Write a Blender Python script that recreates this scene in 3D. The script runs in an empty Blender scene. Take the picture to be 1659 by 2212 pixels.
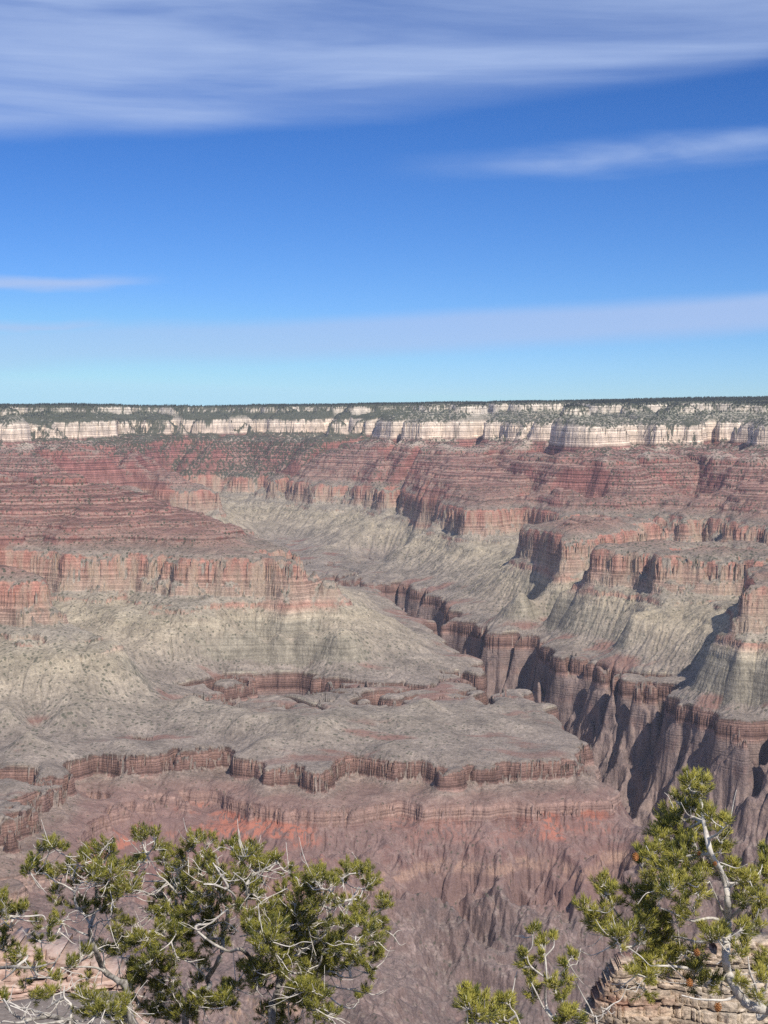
import bpy, bmesh, math, random
import numpy as np
from mathutils import Vector, Matrix

# ------------------------------------------------------------------ camera, sky, sun, exposure
SC = bpy.context.scene
COL = SC.collection
F = 3325.0; CX = 829.5; CY = 1106.0; PITCH = math.atan(171.0/F)
cam_d = bpy.data.cameras.new('camera')
cam_d.sensor_fit = 'VERTICAL'; cam_d.sensor_height = 24.0
cam_d.lens = 24.0*F/2212.0
cam_d.clip_start = 0.1; cam_d.clip_end = 200000.0
cam = bpy.data.objects.new('camera', cam_d); COL.objects.link(cam)
cam.location = (0, 0, 0)
cam.rotation_euler = (math.pi/2 - PITCH, 0, 0)
SC.camera = cam

SUN_AZ = math.radians(152.0)      # compass: 0 = +Y (view), 90 = +X (right)
SUN_EL = math.radians(46.0)
world = bpy.data.worlds.new("World"); SC.world = world
world.use_nodes = True
wt = world.node_tree; wt.nodes.clear()
SC.view_settings.view_transform = 'Standard'
SC.view_settings.look = 'None'
SC.view_settings.exposure = 0.22
SC.view_settings.gamma = 1.0
SC.cycles.use_denoising = False
SC.cycles.volume_bounces = 0
SC.cycles.max_bounces = 6
SC.cycles.diffuse_bounces = 2

sun_d = bpy.data.lights.new('sun', 'SUN'); sun_d.energy = 4.2; sun_d.angle = math.radians(0.5)
sun_d.color = (1.0, 0.94, 0.86)
sun = bpy.data.objects.new('sun', sun_d); COL.objects.link(sun)
SUNV = Vector((math.sin(SUN_AZ)*math.cos(SUN_EL), math.cos(SUN_AZ)*math.cos(SUN_EL), math.sin(SUN_EL)))
sun.rotation_euler = SUNV.to_track_quat('Z', 'Y').to_euler()
sun.location = (20, -20, 60)

# ------------------------------------------------------------------ node helpers
class NT:
    def __init__(s, tree): s.t = tree; s.n = tree.nodes; s.l = tree.links
    def new(s, typ, **kw):
        nd = s.n.new(typ)
        for k, v in kw.items():
            setattr(nd, k, v)
        return nd
    def lk(s, a, b): s.l.new(a, b)
    def setin(s, sock, v):
        if hasattr(v, 'is_output') or isinstance(v, bpy.types.NodeSocket): s.l.new(v, sock)
        elif v is not None: sock.default_value = v
    def math(s, op, a, b=None, c=None, clamp=False):
        nd = s.n.new('ShaderNodeMath'); nd.operation = op; nd.use_clamp = clamp
        s.setin(nd.inputs[0], a)
        if b is not None: s.setin(nd.inputs[1], b)
        if c is not None: s.setin(nd.inputs[2], c)
        return nd.outputs[0]
    def mr(s, v, a, b, c=0.0, d=1.0, smooth=False):
        nd = s.n.new('ShaderNodeMapRange'); nd.clamp = True
        if smooth: nd.interpolation_type = 'SMOOTHSTEP'
        s.setin(nd.inputs[0], v)
        for i, q in enumerate((a, b, c, d)): s.setin(nd.inputs[i+1], q)
        return nd.outputs[0]
    def mix(s, fac, a, b, blend='MIX'):
        nd = s.n.new('ShaderNodeMix'); nd.data_type = 'RGBA'; nd.blend_type = blend
        s.setin(nd.inputs[0], fac)
        s.setin(nd.inputs[6], a if not isinstance(a, tuple) else (*a[:3], 1))
        s.setin(nd.inputs[7], b if not isinstance(b, tuple) else (*b[:3], 1))
        return nd.outputs[2]
    def vmap(s, vec, scale=(1, 1, 1), loc=(0, 0, 0)):
        nd = s.n.new('ShaderNodeMapping'); s.l.new(vec, nd.inputs[0])
        nd.inputs['Scale'].default_value = scale; nd.inputs['Location'].default_value = loc
        return nd.outputs[0]
    def noise(s, vec, scale=1.0, detail=4.0, rough=0.55, dist=0.0, dims='3D', w=None):
        nd = s.n.new('ShaderNodeTexNoise'); nd.noise_dimensions = dims
        if vec is not None and dims != '1D': s.l.new(vec, nd.inputs['Vector'])
        if w is not None: s.setin(nd.inputs['W'], w)
        nd.inputs['Scale'].default_value = scale; nd.inputs['Detail'].default_value = detail
        nd.inputs['Roughness'].default_value = rough; nd.inputs['Distortion'].default_value = dist
        return nd.outputs[0]
    def ramp(s, fac, stops, interp='LINEAR'):
        nd = s.n.new('ShaderNodeValToRGB'); cr = nd.color_ramp; cr.interpolation = interp
        while len(cr.elements) < len(stops): cr.elements.new(0.5)
        for e, (p, c) in zip(cr.elements, stops):
            e.position = p; e.color = (*c[:3], 1)
        s.setin(nd.inputs[0], fac)
        return nd.outputs[0]

# ------------------------------------------------------------------ world: Nishita sky and cirrus
w = NT(wt)
sky = w.new('ShaderNodeTexSky'); sky.sky_type = 'NISHITA'; sky.sun_disc = False
sky.sun_elevation = SUN_EL; sky.sun_rotation = SUN_AZ
sky.altitude = 2100.0; sky.air_density = 1.0; sky.dust_density = 0.3; sky.ozone_density = 1.3
geo = w.new('ShaderNodeTexCoord')
sep = w.new('ShaderNodeSeparateXYZ'); w.lk(geo.outputs['Generated'], sep.inputs[0])
hyp = w.math('SQRT', w.math('ADD', w.math('MULTIPLY', sep.outputs[0], sep.outputs[0]), w.math('MULTIPLY', sep.outputs[1], sep.outputs[1])))
el = w.math('ARCTAN2', sep.outputs[2], hyp)            # elevation, radians
az = w.math('ARCTAN2', sep.outputs[0], sep.outputs[1])  # azimuth from +Y, radians
eld = w.math('MULTIPLY', el, 57.2958); azd = w.math('MULTIPLY', az, 57.2958)
cmb = w.new('ShaderNodeCombineXYZ'); w.lk(azd, cmb.inputs[0]); w.lk(eld, cmb.inputs[1])
def band(lo0, hi0, slope, soft_lo, soft_hi, nscale, namp, seed, curve=0.0):
    nz = w.noise(w.vmap(cmb.outputs[0], (0.05*nscale, 0.35*nscale, 1), (seed, seed*1.7, 0)), 1.0, 5.0, 0.55, 0.4)
    e2 = w.math('SUBTRACT', eld, w.math('MULTIPLY', azd, slope))
    if curve: e2 = w.math('SUBTRACT', e2, w.math('MULTIPLY', w.math('MULTIPLY', azd, azd), curve))
    e2 = w.math('ADD', e2, w.math('MULTIPLY', w.math('SUBTRACT', nz, 0.5), namp))
    return w.math('MULTIPLY', w.mr(e2, lo0, lo0+soft_lo, 0, 1, True), w.mr(e2, hi0, hi0+soft_hi, 1, 0, True))
tex1 = w.noise(w.vmap(cmb.outputs[0], (0.05, 0.42, 1), (3.1, 0.4, 0)), 1.0, 6.0, 0.5, 0.6)
tex2 = w.noise(w.vmap(cmb.outputs[0], (0.35, 1.2, 1), (7.0, 2.0, 0)), 1.0, 5.0, 0.55, 0.3)
tex3 = w.noise(w.vmap(cmb.outputs[0], (0.16, 2.6, 1), (11.0, 5.0, 0)), 1.0, 8.0, 0.62, 0.5)
tx = w.math('ADD', w.math('MULTIPLY', w.mr(tex1, 0.36, 0.62, 0.35, 1.0, True), 0.88), w.math('MULTIPLY', tex2, 0.12))
tx = w.math('MULTIPLY', tx, w.mr(tex3, 0.30, 0.70, 0.88, 1.08))
b1 = w.math('MULTIPLY', w.math('MULTIPLY', band(11.2, 60, 0.09, 1.2, 10, 1.0, 1.5, 1.0, 0.0), tx), 0.76)
# patch on the right
def gauss(c, s_, v):
    d = w.math('DIVIDE', w.math('SUBTRACT', v, c), s_)
    return w.math('EXPONENT', w.math('MULTIPLY', w.math('MULTIPLY', d, d), -1.0))
b2 = w.math('MULTIPLY', w.math('MULTIPLY', band(8.8, 9.6, 0.05, 0.9, 0.8, 1.6, 1.4, 5.0), w.mr(azd, -1.0, 9.0, 0.0, 0.55, True)), w.mr(tex2, 0.3, 0.6, 0.5, 1.0))
b3 = w.math('MULTIPLY', band(2.6, 4.0, 0.055, 0.8, 0.6, 1.0, 0.9, 9.0, 0.0), w.mr(azd, -16.0, 12.0, 0.36, 0.72))
b4 = w.math('MULTIPLY', band(5.6, 5.9, 0.04, 0.3, 0.4, 2.5, 0.9, 13.0), w.mr(azd, -11.5, -7.5, 0.75, 0.0, True))
b5 = w.math('MULTIPLY', band(3.9, 4.2, 0.03, 0.3, 0.4, 2.5, 0.9, 17.0), w.mr(azd, -12.5, -8.0, 0.6, 0.0, True))
cl = w.math('MAXIMUM', w.math('MAXIMUM', b1, b2), w.math('MAXIMUM', w.math('MAXIMUM', b3, b4), b5))
pre = w.mix(1.0, sky.outputs[0], (0.1, 0.1, 0.1), 'MULTIPLY')
pre = w.mix(1.0, pre, (0.82, 0.95, 0.86), 'DARKEN')
gm = w.new('ShaderNodeGamma'); w.lk(pre, gm.inputs[0]); gm.inputs[1].default_value = 1.35
hsv = w.new('ShaderNodeHueSaturation'); w.lk(gm.outputs[0], hsv.inputs['Color']); hsv.inputs['Saturation'].default_value = 1.15
tint = w.mix(1.0, hsv.outputs[0], (5.1, 6.7, 9.6), 'MULTIPLY')
mixc = w.mix(cl, tint, (3.5, 4.5, 6.8))
bg = w.new('ShaderNodeBackground'); w.lk(mixc, bg.inputs[0]); bg.inputs[1].default_value = 0.11
wo = w.new('ShaderNodeOutputWorld'); w.lk(bg.outputs[0], wo.inputs[0])

# ------------------------------------------------------------------ numpy noise
def _hash(ix, iy, seed):
    h = (ix.astype(np.uint32)*np.uint32(374761393) + iy.astype(np.uint32)*np.uint32(668265263) + np.uint32((seed*2246822519) & 0xffffffff))
    h ^= h >> np.uint32(13); h *= np.uint32(1274126177); h ^= h >> np.uint32(16)
    return h
def perlin(x, y, seed=0):
    x0 = np.floor(x); y0 = np.floor(y)
    fx = (x-x0).astype(np.float32); fy = (y-y0).astype(np.float32)
    ix = x0.astype(np.int64); iy = y0.astype(np.int64)
    ux = fx*fx*fx*(fx*(fx*6-15)+10); uy = fy*fy*fy*(fy*(fy*6-15)+10)
    def g(dx, dy):
        h = _hash(ix+dx, iy+dy, seed)
        a = (h & np.uint32(1023)).astype(np.int32)
        return _CT[a]*(fx-dx) + _ST[a]*(fy-dy)
    n00 = g(0, 0); n10 = g(1, 0); n01 = g(0, 1); n11 = g(1, 1)
    a = n00 + ux*(n10-n00); b = n01 + ux*(n11-n01)
    return (a + uy*(b-a))*1.5
_CT = np.cos(np.arange(1024)*2*np.pi/1024).astype(np.float32); _ST = np.sin(np.arange(1024)*2*np.pi/1024).astype(np.float32)
def fbm(x, y, sc, octv=4, seed=0, gain=0.5):
    s = 0; a = 1.0; t = 0
    for i in range(octv):
        s = s + a*perlin(x/sc + 17.3*i, y/sc - 9.1*i, seed+i*7); t += a; a *= gain; sc *= 0.5
    return s/t
def ridged(x, y, sc, octv=3, seed=0, gain=0.5):     # 1 on sharp crests, towards 0 in rounded lows
    s = 0; a = 1.0; t = 0
    for i in range(octv):
        s = s + a*(1-np.abs(perlin(x/sc + 31.7*i, y/sc + 5.3*i, seed+i*11))*1.6); t += a; a *= gain; sc *= 0.5
    return s/t

# ------------------------------------------------------------------ strata: u (metres back from the Tapeats rim) -> strat height S
PU = np.array([-1600, -1000, -880, -420, -306, -298, -90, -82, -45, -9, 0, 450, 640, 850, 858, 900, 940, 946, 1000, 1012, 1032, 1038, 1064, 1112,
               1150, 1158, 1215, 1223, 1290, 1299, 1360, 1369, 1430, 1438, 1500, 1514, 1660, 1690, 1715, 1800, 1804, 1850, 1866, 1884, 1905, 2200, 6000, 30000], float)
PS = np.array([-1450, -1435, -1415, -1250, -1216, -1190, -1110, -1068, -1056, -1043, -985, -936, -882, -816, -799, -784, -775, -755, -738, -695, -680, -612, -580, -562,
               -540, -520, -500, -478, -455, -430, -412, -388, -368, -350, -338, -297, -250, -236, -100, -72, -60, -50, -40, 20, 28, 38, 60, 60], float)
def dip(r):
    return np.interp(r, [0, 9000, 14000, 16000, 60000], [0, 108, 240, 262, 262])
def pix_dir(x, y):
    # photo pixel (1659 x 2212 frame) -> azimuth (rad), tan of depression
    dx = (x-CX)/F; dz = -(y-CY)/F
    Y = math.cos(PITCH) + dz*math.sin(PITCH); Z = -math.sin(PITCH) + dz*math.cos(PITCH)
    return math.atan2(dx, Y), -Z/math.hypot(dx, Y)
def az_of(x, y=1200):
    return pix_dir(x, y)[0]
def r_of(x, y, S):
    a, t = pix_dir(x, y)
    lo, hi = 500.0, 30000.0
    for _ in range(50):
        m = 0.5*(lo+hi)
        if S + dip(m) + t*m < 0: lo = m      # ray is above the bed still
        else: hi = m
    return a, 0.5*(lo+hi)
CP = []
LV = {'T': (-3, -985), 'M': (856, -803), 'R': (1050, -585), 'E': (1510, -300)}
def line(lv, pts, step=45):
    u, S = LV[lv]
    for i in range(len(pts)-1):
        (x0, y0), (x1, y1) = pts[i], pts[i+1]
        n = max(1, int(math.hypot(x1-x0, (y1-y0)*2)/step))
        for k in range(n):
            t = k/n; a, r = r_of(x0+(x1-x0)*t, y0+(y1-y0)*t, S); CP.append((a, r, u))
    a, r = r_of(*pts[-1], S); CP.append((a, r, u))
def plan(u, pts, step=60):
    pts = [(az_of(x), math.log(r)) for x, r in pts]
    for i in range(len(pts)-1):
        (a0, l0), (a1, l1) = pts[i], pts[i+1]
        n = max(1, int(math.hypot(a1-a0, l1-l0)*F/step))
        for k in range(n):
            t = k/n; CP.append((a0+(a1-a0)*t, math.exp(l0+(l1-l0)*t), u))
    CP.append((pts[-1][0], math.exp(pts[-1][1]), u))
def at(x, y, r):
    # one control at photo pixel with chosen range: u read back from the strata profile
    a, t = pix_dir(x, y); S = -t*r - dip(r); CP.append((a, r, float(np.interp(S, PS, PU))))

# near Tapeats rim of the central platform
line('T', [(-60, 1625), (0, 1627), (79, 1607), (139, 1609), (214, 1627), (262, 1642)])
plan(-30, [(290, 4700)])
line('T', [(330, 1632), (381, 1615), (417, 1623), (508, 1623), (575, 1657), (680, 1663), (727, 1647), (826, 1637), (926, 1645), (965, 1659), (1064, 1643), (1144, 1643), (1215, 1632)])
line('T', [(1242, 1606), (1222, 1570), (1207, 1548), (1160, 1536), (1144, 1512)])
# side canyon behind it, its two rims
plan(-3, [(1000, 5230), (820, 5120), (600, 5090), (400, 5130)])
plan(-60, [(1080, 5420), (1020, 5380)])
plan(-13, [(940, 5360), (820, 5300), (640, 5290), (460, 5330)])
line('T', [(400, 1500), (575, 1452), (650, 1452), (720, 1470), (800, 1480), (850, 1478), (900, 1485), (960, 1472), (1020, 1474)])
line('T', [(1044, 1456), (1041, 1445), (997, 1421)])
plan(0, [(975, 6600), (920, 7250), (860, 7900), (830, 8500), (780, 8900)])
# right bank rims
line('T', [(787, 1216), (858, 1214)])
line('T', [(810, 1259), (846, 1272), (894, 1284), (949, 1296), (958, 1322), (949, 1338), (997, 1346), (1040, 1368), (1104, 1370)])
plan(-60, [(1135, 7500)])
at(1290, 1645, 4640); at(1350, 1705, 4430); at(1417, 1768, 4230); at(1480, 1830, 4040)
line('T', [(1179, 1372), (1171, 1413), (1211, 1423), (1278, 1427)])
plan(-60, [(1292, 6350)])
line('T', [(1306, 1461), (1338, 1467), (1366, 1477), (1437, 1477), (1462, 1482)])
plan(-60, [(1474, 5640)])
line('T', [(1457, 1516), (1497, 1528)])
plan(-3, [(1556, 5060), (1600, 4980), (1622, 5010), (1665, 4920), (1720, 4890), (1850, 4820)])
# river and lower gorge
at(480, 1088, 12900); at(520, 1138, 12000); at(560, 1165, 11400); at(600, 1190, 11000); at(640, 1215, 10500); at(680, 1240, 10000); at(720, 1290, 9200)
at(700, 1180, 10500); at(800, 1160, 10600); at(760, 1130, 11000); at(640, 1140, 11600); at(580, 1120, 12100); at(860, 1190, 9700); at(760, 1190, 10100)
plan(-300, [(770, 8900)])
plan(-900, [(835, 8800), (870, 8300), (950, 7380), (1040, 6450), (1150, 5830), (1290, 5150), (1380, 4800), (1460, 4480), (1550, 4250), (1700, 4050), (1850, 3900)])
# below the near Tapeats: slope, ledge, creek
plan(-60, [(-50, 4330), (60, 4330)])
plan(-110, [(180, 4380)])
at(325, 1690, 4450); at(310, 1765, 4260); at(345, 1800, 4150); at(400, 1850, 4030); at(520, 1880, 3930)
plan(-290, [(600, 3870), (720, 3830), (830, 3900), (960, 3985), (1080, 3990), (1200, 3990), (1290, 3960)])
plan(-280, [(1340, 4150)])
plan(-900, [(1040, 3560), (1160, 3540), (1300, 3560), (1450, 3680), (1600, 3900)])
plan(-500, [(700, 3600), (850, 3620)])
line('T', [(-60, 1722), (0, 1722), (60, 1722), (88, 1712), (106, 1688)])
at(0, 1800, 3850); at(120, 1850, 3800); at(220, 1900, 3750)
plan(-250, [(300, 3700), (420, 3560)])
at(-50, 1980, 3400); at(80, 2020, 3350); at(200, 2080, 3250); at(330, 2180, 3080)
plan(-300, [(500, 3150), (700, 3200)])
plan(-400, [(900, 3000), (1200, 2950), (1500, 3050)])
plan(0, [(-200, 2450), (300, 2400), (800, 2380), (1300, 2380), (1850, 2400)], 150)
plan(500, [(-300, 2000), (400, 1950), (1200, 1950), (1950, 2000)], 200)
# hills of shale on the platform
at(915, 1500, 4930); at(700, 1560, 4560); at(300, 1498, 5050); at(420, 1510, 5000); at(130, 1532, 4800); at(20, 1530, 4800); at(60, 1575, 4550)
at(560, 1590, 4480); at(1050, 1560, 4800); at(1120, 1600, 4600); at(850, 1600, 4470); at(520, 1545, 4700); at(250, 1600, 4560)
# left butte (Redwall) and its skirt
line('R', [(-80, 1256), (0, 1257), (62, 1259)])
plan(1050, [(66, 5600), (20, 5800), (-60, 5900)])
plan(1110, [(-80, 5650), (-10, 5600)])
line('M', [(-80, 1428), (0, 1425), (127, 1423), (200, 1416), (262, 1404)])
plan(700, [(265, 5500), (200, 5750), (120, 5950), (20, 6100)])
at(300, 1470, 5100)
# left mesa
line('R', [(-90, 1188), (0, 1190), (80, 1190), (160, 1195), (240, 1192), (300, 1194), (400, 1203), (480, 1205), (560, 1204), (618, 1208)])
at(651, 1226, 6330); at(690, 1260, 6270); at(722, 1290, 6220); at(785, 1345, 6150)
plan(1050, [(600, 6700), (570, 7100), (540, 7600)])
line('M', [(150, 1318), (234, 1334), (278, 1344), (377, 1346), (492, 1344), (656, 1348), (740, 1352)])
plan(785, [(800, 6450), (770, 6750), (720, 7200), (680, 7800)])
at(880, 1366, 6750); at(826, 1346, 7050)
at(420, 1160, 6600); at(480, 1150, 6800); at(150, 1130, 6800); at(300, 1120, 6950); at(0, 1120, 6800)
at(115, 1034, 7600); at(165, 1036, 7550); at(60, 1040, 7650); at(-60, 1040, 7700); at(200, 1058, 7500); at(300, 1085, 7450); at(420, 1118, 7350); at(515, 1138, 7100); at(545, 1190, 6950)
plan(1000, [(-80, 9000), (100, 9000), (300, 8900), (450, 8700)])
plan(300, [(560, 9300), (400, 10000), (620, 8300)])
# small Redwall mesa behind, then the big left wall
plan(1045, [(222, 11400), (320, 11300), (400, 11300), (468, 11350)])
plan(1060, [(222, 11900), (330, 12000), (440, 11900)])
plan(950, [(120, 12100), (220, 12500)])
plan(800, [(320, 10900), (440, 10900), (500, 11100), (510, 12000)])
plan(1510, [(-150, 11700), (0, 11700), (150, 11650), (250, 11700), (300, 12000), (290, 12800)])
plan(1050, [(330, 12900), (372, 12900), (380, 13500)])
plan(900, [(420, 13300)])
plan(1700, [(-150, 12500), (0, 12400), (60, 12350), (130, 12450), (195, 12550), (205, 13300), (215, 14200)])
plan(1880, [(-150, 13000), (0, 12900), (70, 13000)])
plan(1860, [(90, 14200), (200, 15300)])
# far centre wall
plan(1700, [(215, 14300), (300, 14400), (400, 14300), (500, 14300), (600, 14400), (700, 14250), (800, 14200), (850, 14000)])
plan(1880, [(300, 15400), (450, 15300), (600, 15400), (750, 15200), (850, 14800)])
plan(1510, [(330, 13900), (450, 13700), (560, 13800), (700, 13300), (780, 12900)])
plan(1050, [(480, 13500), (540, 13350), (590, 13000), (620, 12500), (719, 12000), (780, 11800), (826, 11500), (860, 11200), (898, 10600)])
plan(1510, [(860, 12100), (800, 12700)])
plan(1250, [(900, 11100), (960, 10700), (1000, 10600)])
# right wall
plan(1700, [(860, 12800), (885, 12300), (950, 12300), (1050, 12200), (1140, 12200), (1165, 13000), (1178, 13400), (1192, 12500), (1202, 11000), (1240, 10500), (1320, 10350), (1400, 10500), (1450, 11200), (1480, 12300), (1530, 12300), (1590, 12100), (1615, 11200), (1640, 10700), (1720, 10500), (1850, 10500)])
plan(1880, [(900, 13500), (1000, 13300), (1120, 13400), (1180, 14200), (1250, 13100), (1300, 12700), (1400, 13100), (1500, 13100), (1560, 12800), (1640, 12800), (1800, 12800)])
plan(1510, [(830, 12000), (930, 11600), (1050, 11500), (1120, 11400), (1170, 10700), (1230, 9750), (1300, 9600), (1370, 9700), (1420, 10400), (1480, 10900), (1530, 10300), (1600, 9700), (1700, 9500), (1850, 9500)])
line('R', [(961, 1089), (1001, 1103), (1076, 1101), (1152, 1098), (1207, 1094), (1262, 1096)])
plan(1090, [(1290, 9000)])
line('R', [(1140, 1142), (1180, 1150), (1211, 1160), (1255, 1160), (1318, 1152), (1358, 1144), (1400, 1128), (1421, 1115)])
plan(960, [(1419, 8700)])
line('R', [(1469, 1117), (1510, 1117)])
plan(960, [(1528, 8900)])
line('R', [(1545, 1118), (1588, 1125), (1600, 1132), (1659, 1136), (1720, 1140)])
plan(1260, [(1060, 10200), (1180, 9700), (1290, 9000), (1400, 9400), (1480, 9900), (1600, 9000)])
line('R', [(1429, 1196), (1489, 1198), (1560, 1200)])
plan(1050, [(1422, 6500), (1440, 6800), (1520, 7000), (1600, 7000)])
plan(1090, [(1500, 6650)])
plan(940, [(1585, 6350), (1590, 5900)])
plan(800, [(1500, 7400), (1620, 7500), (1420, 7400)])
plan(1050, [(1636, 5390), (1660, 5400), (1720, 5430), (1790, 5450)])
plan(1050, [(1616, 5560), (1640, 5820), (1720, 5980)])
plan(1110, [(1690, 5700)])
line('M', [(1132, 1272), (1199, 1282), (1290, 1300), (1358, 1326), (1465, 1330)])
plan(700, [(1540, 5850)])
plan(856, [(1532, 5420), (1596, 5230), (1665, 5190), (1740, 5150)])
line('M', [(900, 1165), (960, 1178), (1000, 1190)])
line('M', [(1075, 1205), (1120, 1210)])
plan(2100, [(-200, 17500), (400, 17500), (900, 16500), (1400, 15500), (1900, 15500)], 200)
for _x in (-600, 2300):
    plan(900, [(_x, 6500)]); plan(1500, [(_x, 9500)]); plan(1880, [(_x, 13300)])
CP = np.array(CP)
_g = []                                               # guards keep the big cliffs steep
for a_, r_, u_ in CP:
    if u_ == 1050: _g += [(a_, r_-0.018*r_, 958), (a_, r_+0.02*r_, 1098)]
    elif u_ == 1700: _g += [(a_, r_-0.012*r_, 1620), (a_, r_+0.012*r_, 1770)]
    elif u_ == -3: _g += [(a_, r_+0.03*r_, 60)]
_g = np.array([q for q in _g if (np.hypot(CP[:, 0]-q[0], np.log(CP[:, 1])-math.log(q[1])) > 0.011).all()])
CP = np.r_[CP, _g]
_, idx = np.unique(np.round(np.c_[CP[:, 0]*300, np.log(CP[:, 1])*300]).astype(int), axis=0, return_index=True)
CP = CP[idx]

K = np.c_[CP[:, 0], np.log(CP[:, 1])]; UV = CP[:, 2]
C0 = 0.004
d = np.sqrt(((K[:, None]-K[None])**2).sum(-1) + C0*C0)
A = np.zeros((len(K)+1, len(K)+1)); A[:-1, :-1] = -d + np.eye(len(K))*0.0015; A[-1, :-1] = 1; A[:-1, -1] = 1
WT = np.linalg.solve(A, np.r_[UV, 0])
LR0, LR1 = math.log(1200.0), math.log(19000.0); AZ0, AZ1 = -0.75, 0.75
cn_a, cn_l = 620, 760
ga = np.linspace(AZ0, AZ1, cn_a); gl = np.linspace(LR0, LR1, cn_l)
coarse = np.full((cn_l, cn_a), WT[-1])
GA, GL = np.meshgrid(ga, gl)
for i in range(len(K)):
    coarse -= WT[i]*np.sqrt((GA-K[i, 0])**2 + (GL-K[i, 1])**2 + C0*C0)
def base_u(a, l):
    fa = np.clip((a-AZ0)/(AZ1-AZ0)*(cn_a-1), 0, cn_a-1.001); fl = np.clip((l-LR0)/(LR1-LR0)*(cn_l-1), 0, cn_l-1.001)
    ia = fa.astype(int); il = fl.astype(int); ta = fa-ia; tl = fl-il
    return (coarse[il, ia]*(1-ta)*(1-tl) + coarse[il, ia+1]*ta*(1-tl) + coarse[il+1, ia]*(1-ta)*tl + coarse[il+1, ia+1]*ta*tl)

def field(a, l):
    """height, strat height, u at azimuth a, log range l"""
    r = np.exp(l); X = r*np.sin(a); Y = r*np.cos(a)
    u = base_u(a, l)
    wx = X + 120*fbm(X, Y, 700, 3, 5); wy = Y + 120*fbm(X, Y, 700, 3, 9)
    up = np.clip((u-950)/250, 0, 1)                     # above the Redwall
    far = np.clip((r-7500)/4000, 0, 1)
    calm = np.exp(-((a+0.08)/0.09)**2 - ((r-6300)/900)**2)
    near = np.clip((4800-r)/200, 0, 1)*np.clip((r-3800)/200, 0, 1)*np.clip((u+260)/80, 0, 1)
    amp = (1 + 0.6*far)*(1-0.45*calm)*(1-0.85*near)
    hi_ = np.clip((u-1500)/120, 0, 1); amp = amp*(1 + 0.5*hi_)
    u = u + hi_*np.clip((2100-u)/200, 0, 1)*(210*perlin(X/1500, Y/1500, 51) - 20)
    nv = perlin(wx/1900, wy/1900, 55); nv2 = perlin(wx/800, wy/800, 56)      # deep side ravines of the far wall
    fz = far*np.clip((u-1000)/120, 0, 1)*np.clip((1980-u)/150, 0, 1)
    u = u + fz*(-270*np.exp(-(nv/0.085)**2) - 130*np.exp(-(nv2/0.09)**2) + 75)
    u = u + far*np.clip((u-1060)/200, 0, 1)*(-190*np.sqrt(perlin(X/1300, Y/1300, 53)**2 + 0.01)*1.6 + 62)
    cus = lambda n, e=0.16: np.sqrt(n*n + e*e) - e
    u = u + amp*(-84*cus(perlin(wx/1050, wy/1050, 21))*1.6 + 28)
    u = u + amp*(-60*cus(perlin(wx/420, wy/420, 22))*1.6 + 17)
    u = u + (-30*cus(perlin(wx/170, wy/170, 23))*1.6 + 8)
    u = u + 14*perlin(wx/95, wy/95, 24) + 5*perlin(wx/41, wy/41, 25) + 2.6*perlin(X/17, Y/17, 26)
    farside = np.clip((r-4750)/150, 0, 1)
    rim_ = np.exp(-(u/230.0)**2)*farside                      # side ravines notch the inner rim
    nr = perlin(wx/330, wy/330, 44); nr2 = perlin(wx/150, wy/150, 45)
    u = u - rim_*(190*np.exp(-(nr/0.09)**2) + 75*np.exp(-(nr2/0.10)**2) - 40)
    g = np.clip((-90-u)/200, 0, 1)*np.clip((r-3300)/600, 0.5, 1)
    u = u + g*(170*(ridged(wx, wy, 430, 5, 41, 0.60)-0.70))
    sh = 14*fbm(X, Y, 2600, 2, 31)
    S0 = np.interp(u, PU, PS)
    # joints and alcoves that change with the bed
    u = u + 15*perlin(X/75 + S0/70, Y/75 - S0/90, 33) + 10*perlin(X/36 - S0/26, Y/36 + S0/34, 34) + 4*perlin(X/15 - S0/9, Y/15 + S0/11, 36)
    S1 = np.interp(u, PU, PS); S2 = np.interp(u, PUs, PSs)
    bury = np.clip(fbm(X, Y, 520, 3, 35)*2.6 + 0.10, 0, 0.85)
    bury = bury*np.where((u > 1110) & (u < 1520), 0.4, 1)*np.where(u > 960, np.where(u < 1100, 0.35, np.where((u > 1640) & (u < 1730), 0.85, np.where(u > 1840, 0.3, 0.8))), 0.7)
    bury = np.maximum(bury, np.exp(-((a+0.042)/0.022)**2 - ((r-6300)/350)**2))
    S = S1 + (S2-S1)*bury + sh
    gz = np.clip((r-4720)/120, 0, 1)*np.clip((-12-u)/15, 0, 1)   # dark schist of the inner gorge: one rough slope
    Sg = np.interp(u, [-1600, -1000, -900, -420, -12, 0], [-1450, -1432, -1415, -1262, -1047, -1040]) + sh
    S = S + gz*(Sg - S)
    g = np.maximum(g, gz*np.clip((-20-u)/90, 0, 1))
    slope_zone = np.clip((u-60)/300, 0, 1)*np.clip((1000-u)/60, 0, 1)
    flatz = np.clip((u+10)/40, 0, 1)*np.clip((860-u)/60, 0, 1)
    S = S + (1-g)*3.0*fbm(X, Y, 90, 3, 66) + slope_zone*(9*fbm(wx, wy, 330, 3, 61) + 19*fbm(X, Y, 210, 4, 62, 0.6)) + flatz*(16*fbm(wx, wy, 480, 3, 67) - 7*ridged(wx, wy, 210, 3, 68) + 5)
    S = S + g*((150+40*farside)*(ridged(wx, wy, 270, 5, 71, 0.60)-0.72) + 16*(ridged(X, Y, 85, 3, 72, 0.6)-0.7))
    plat = np.clip((u-1900)/200, 0, 1)
    S = S + plat*18*fbm(X, Y, 2500, 3, 81)
    return S + dip(r) + 0.0075*X*np.clip((r-9500)/3500, 0, 1), S, u, X, Y
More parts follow.
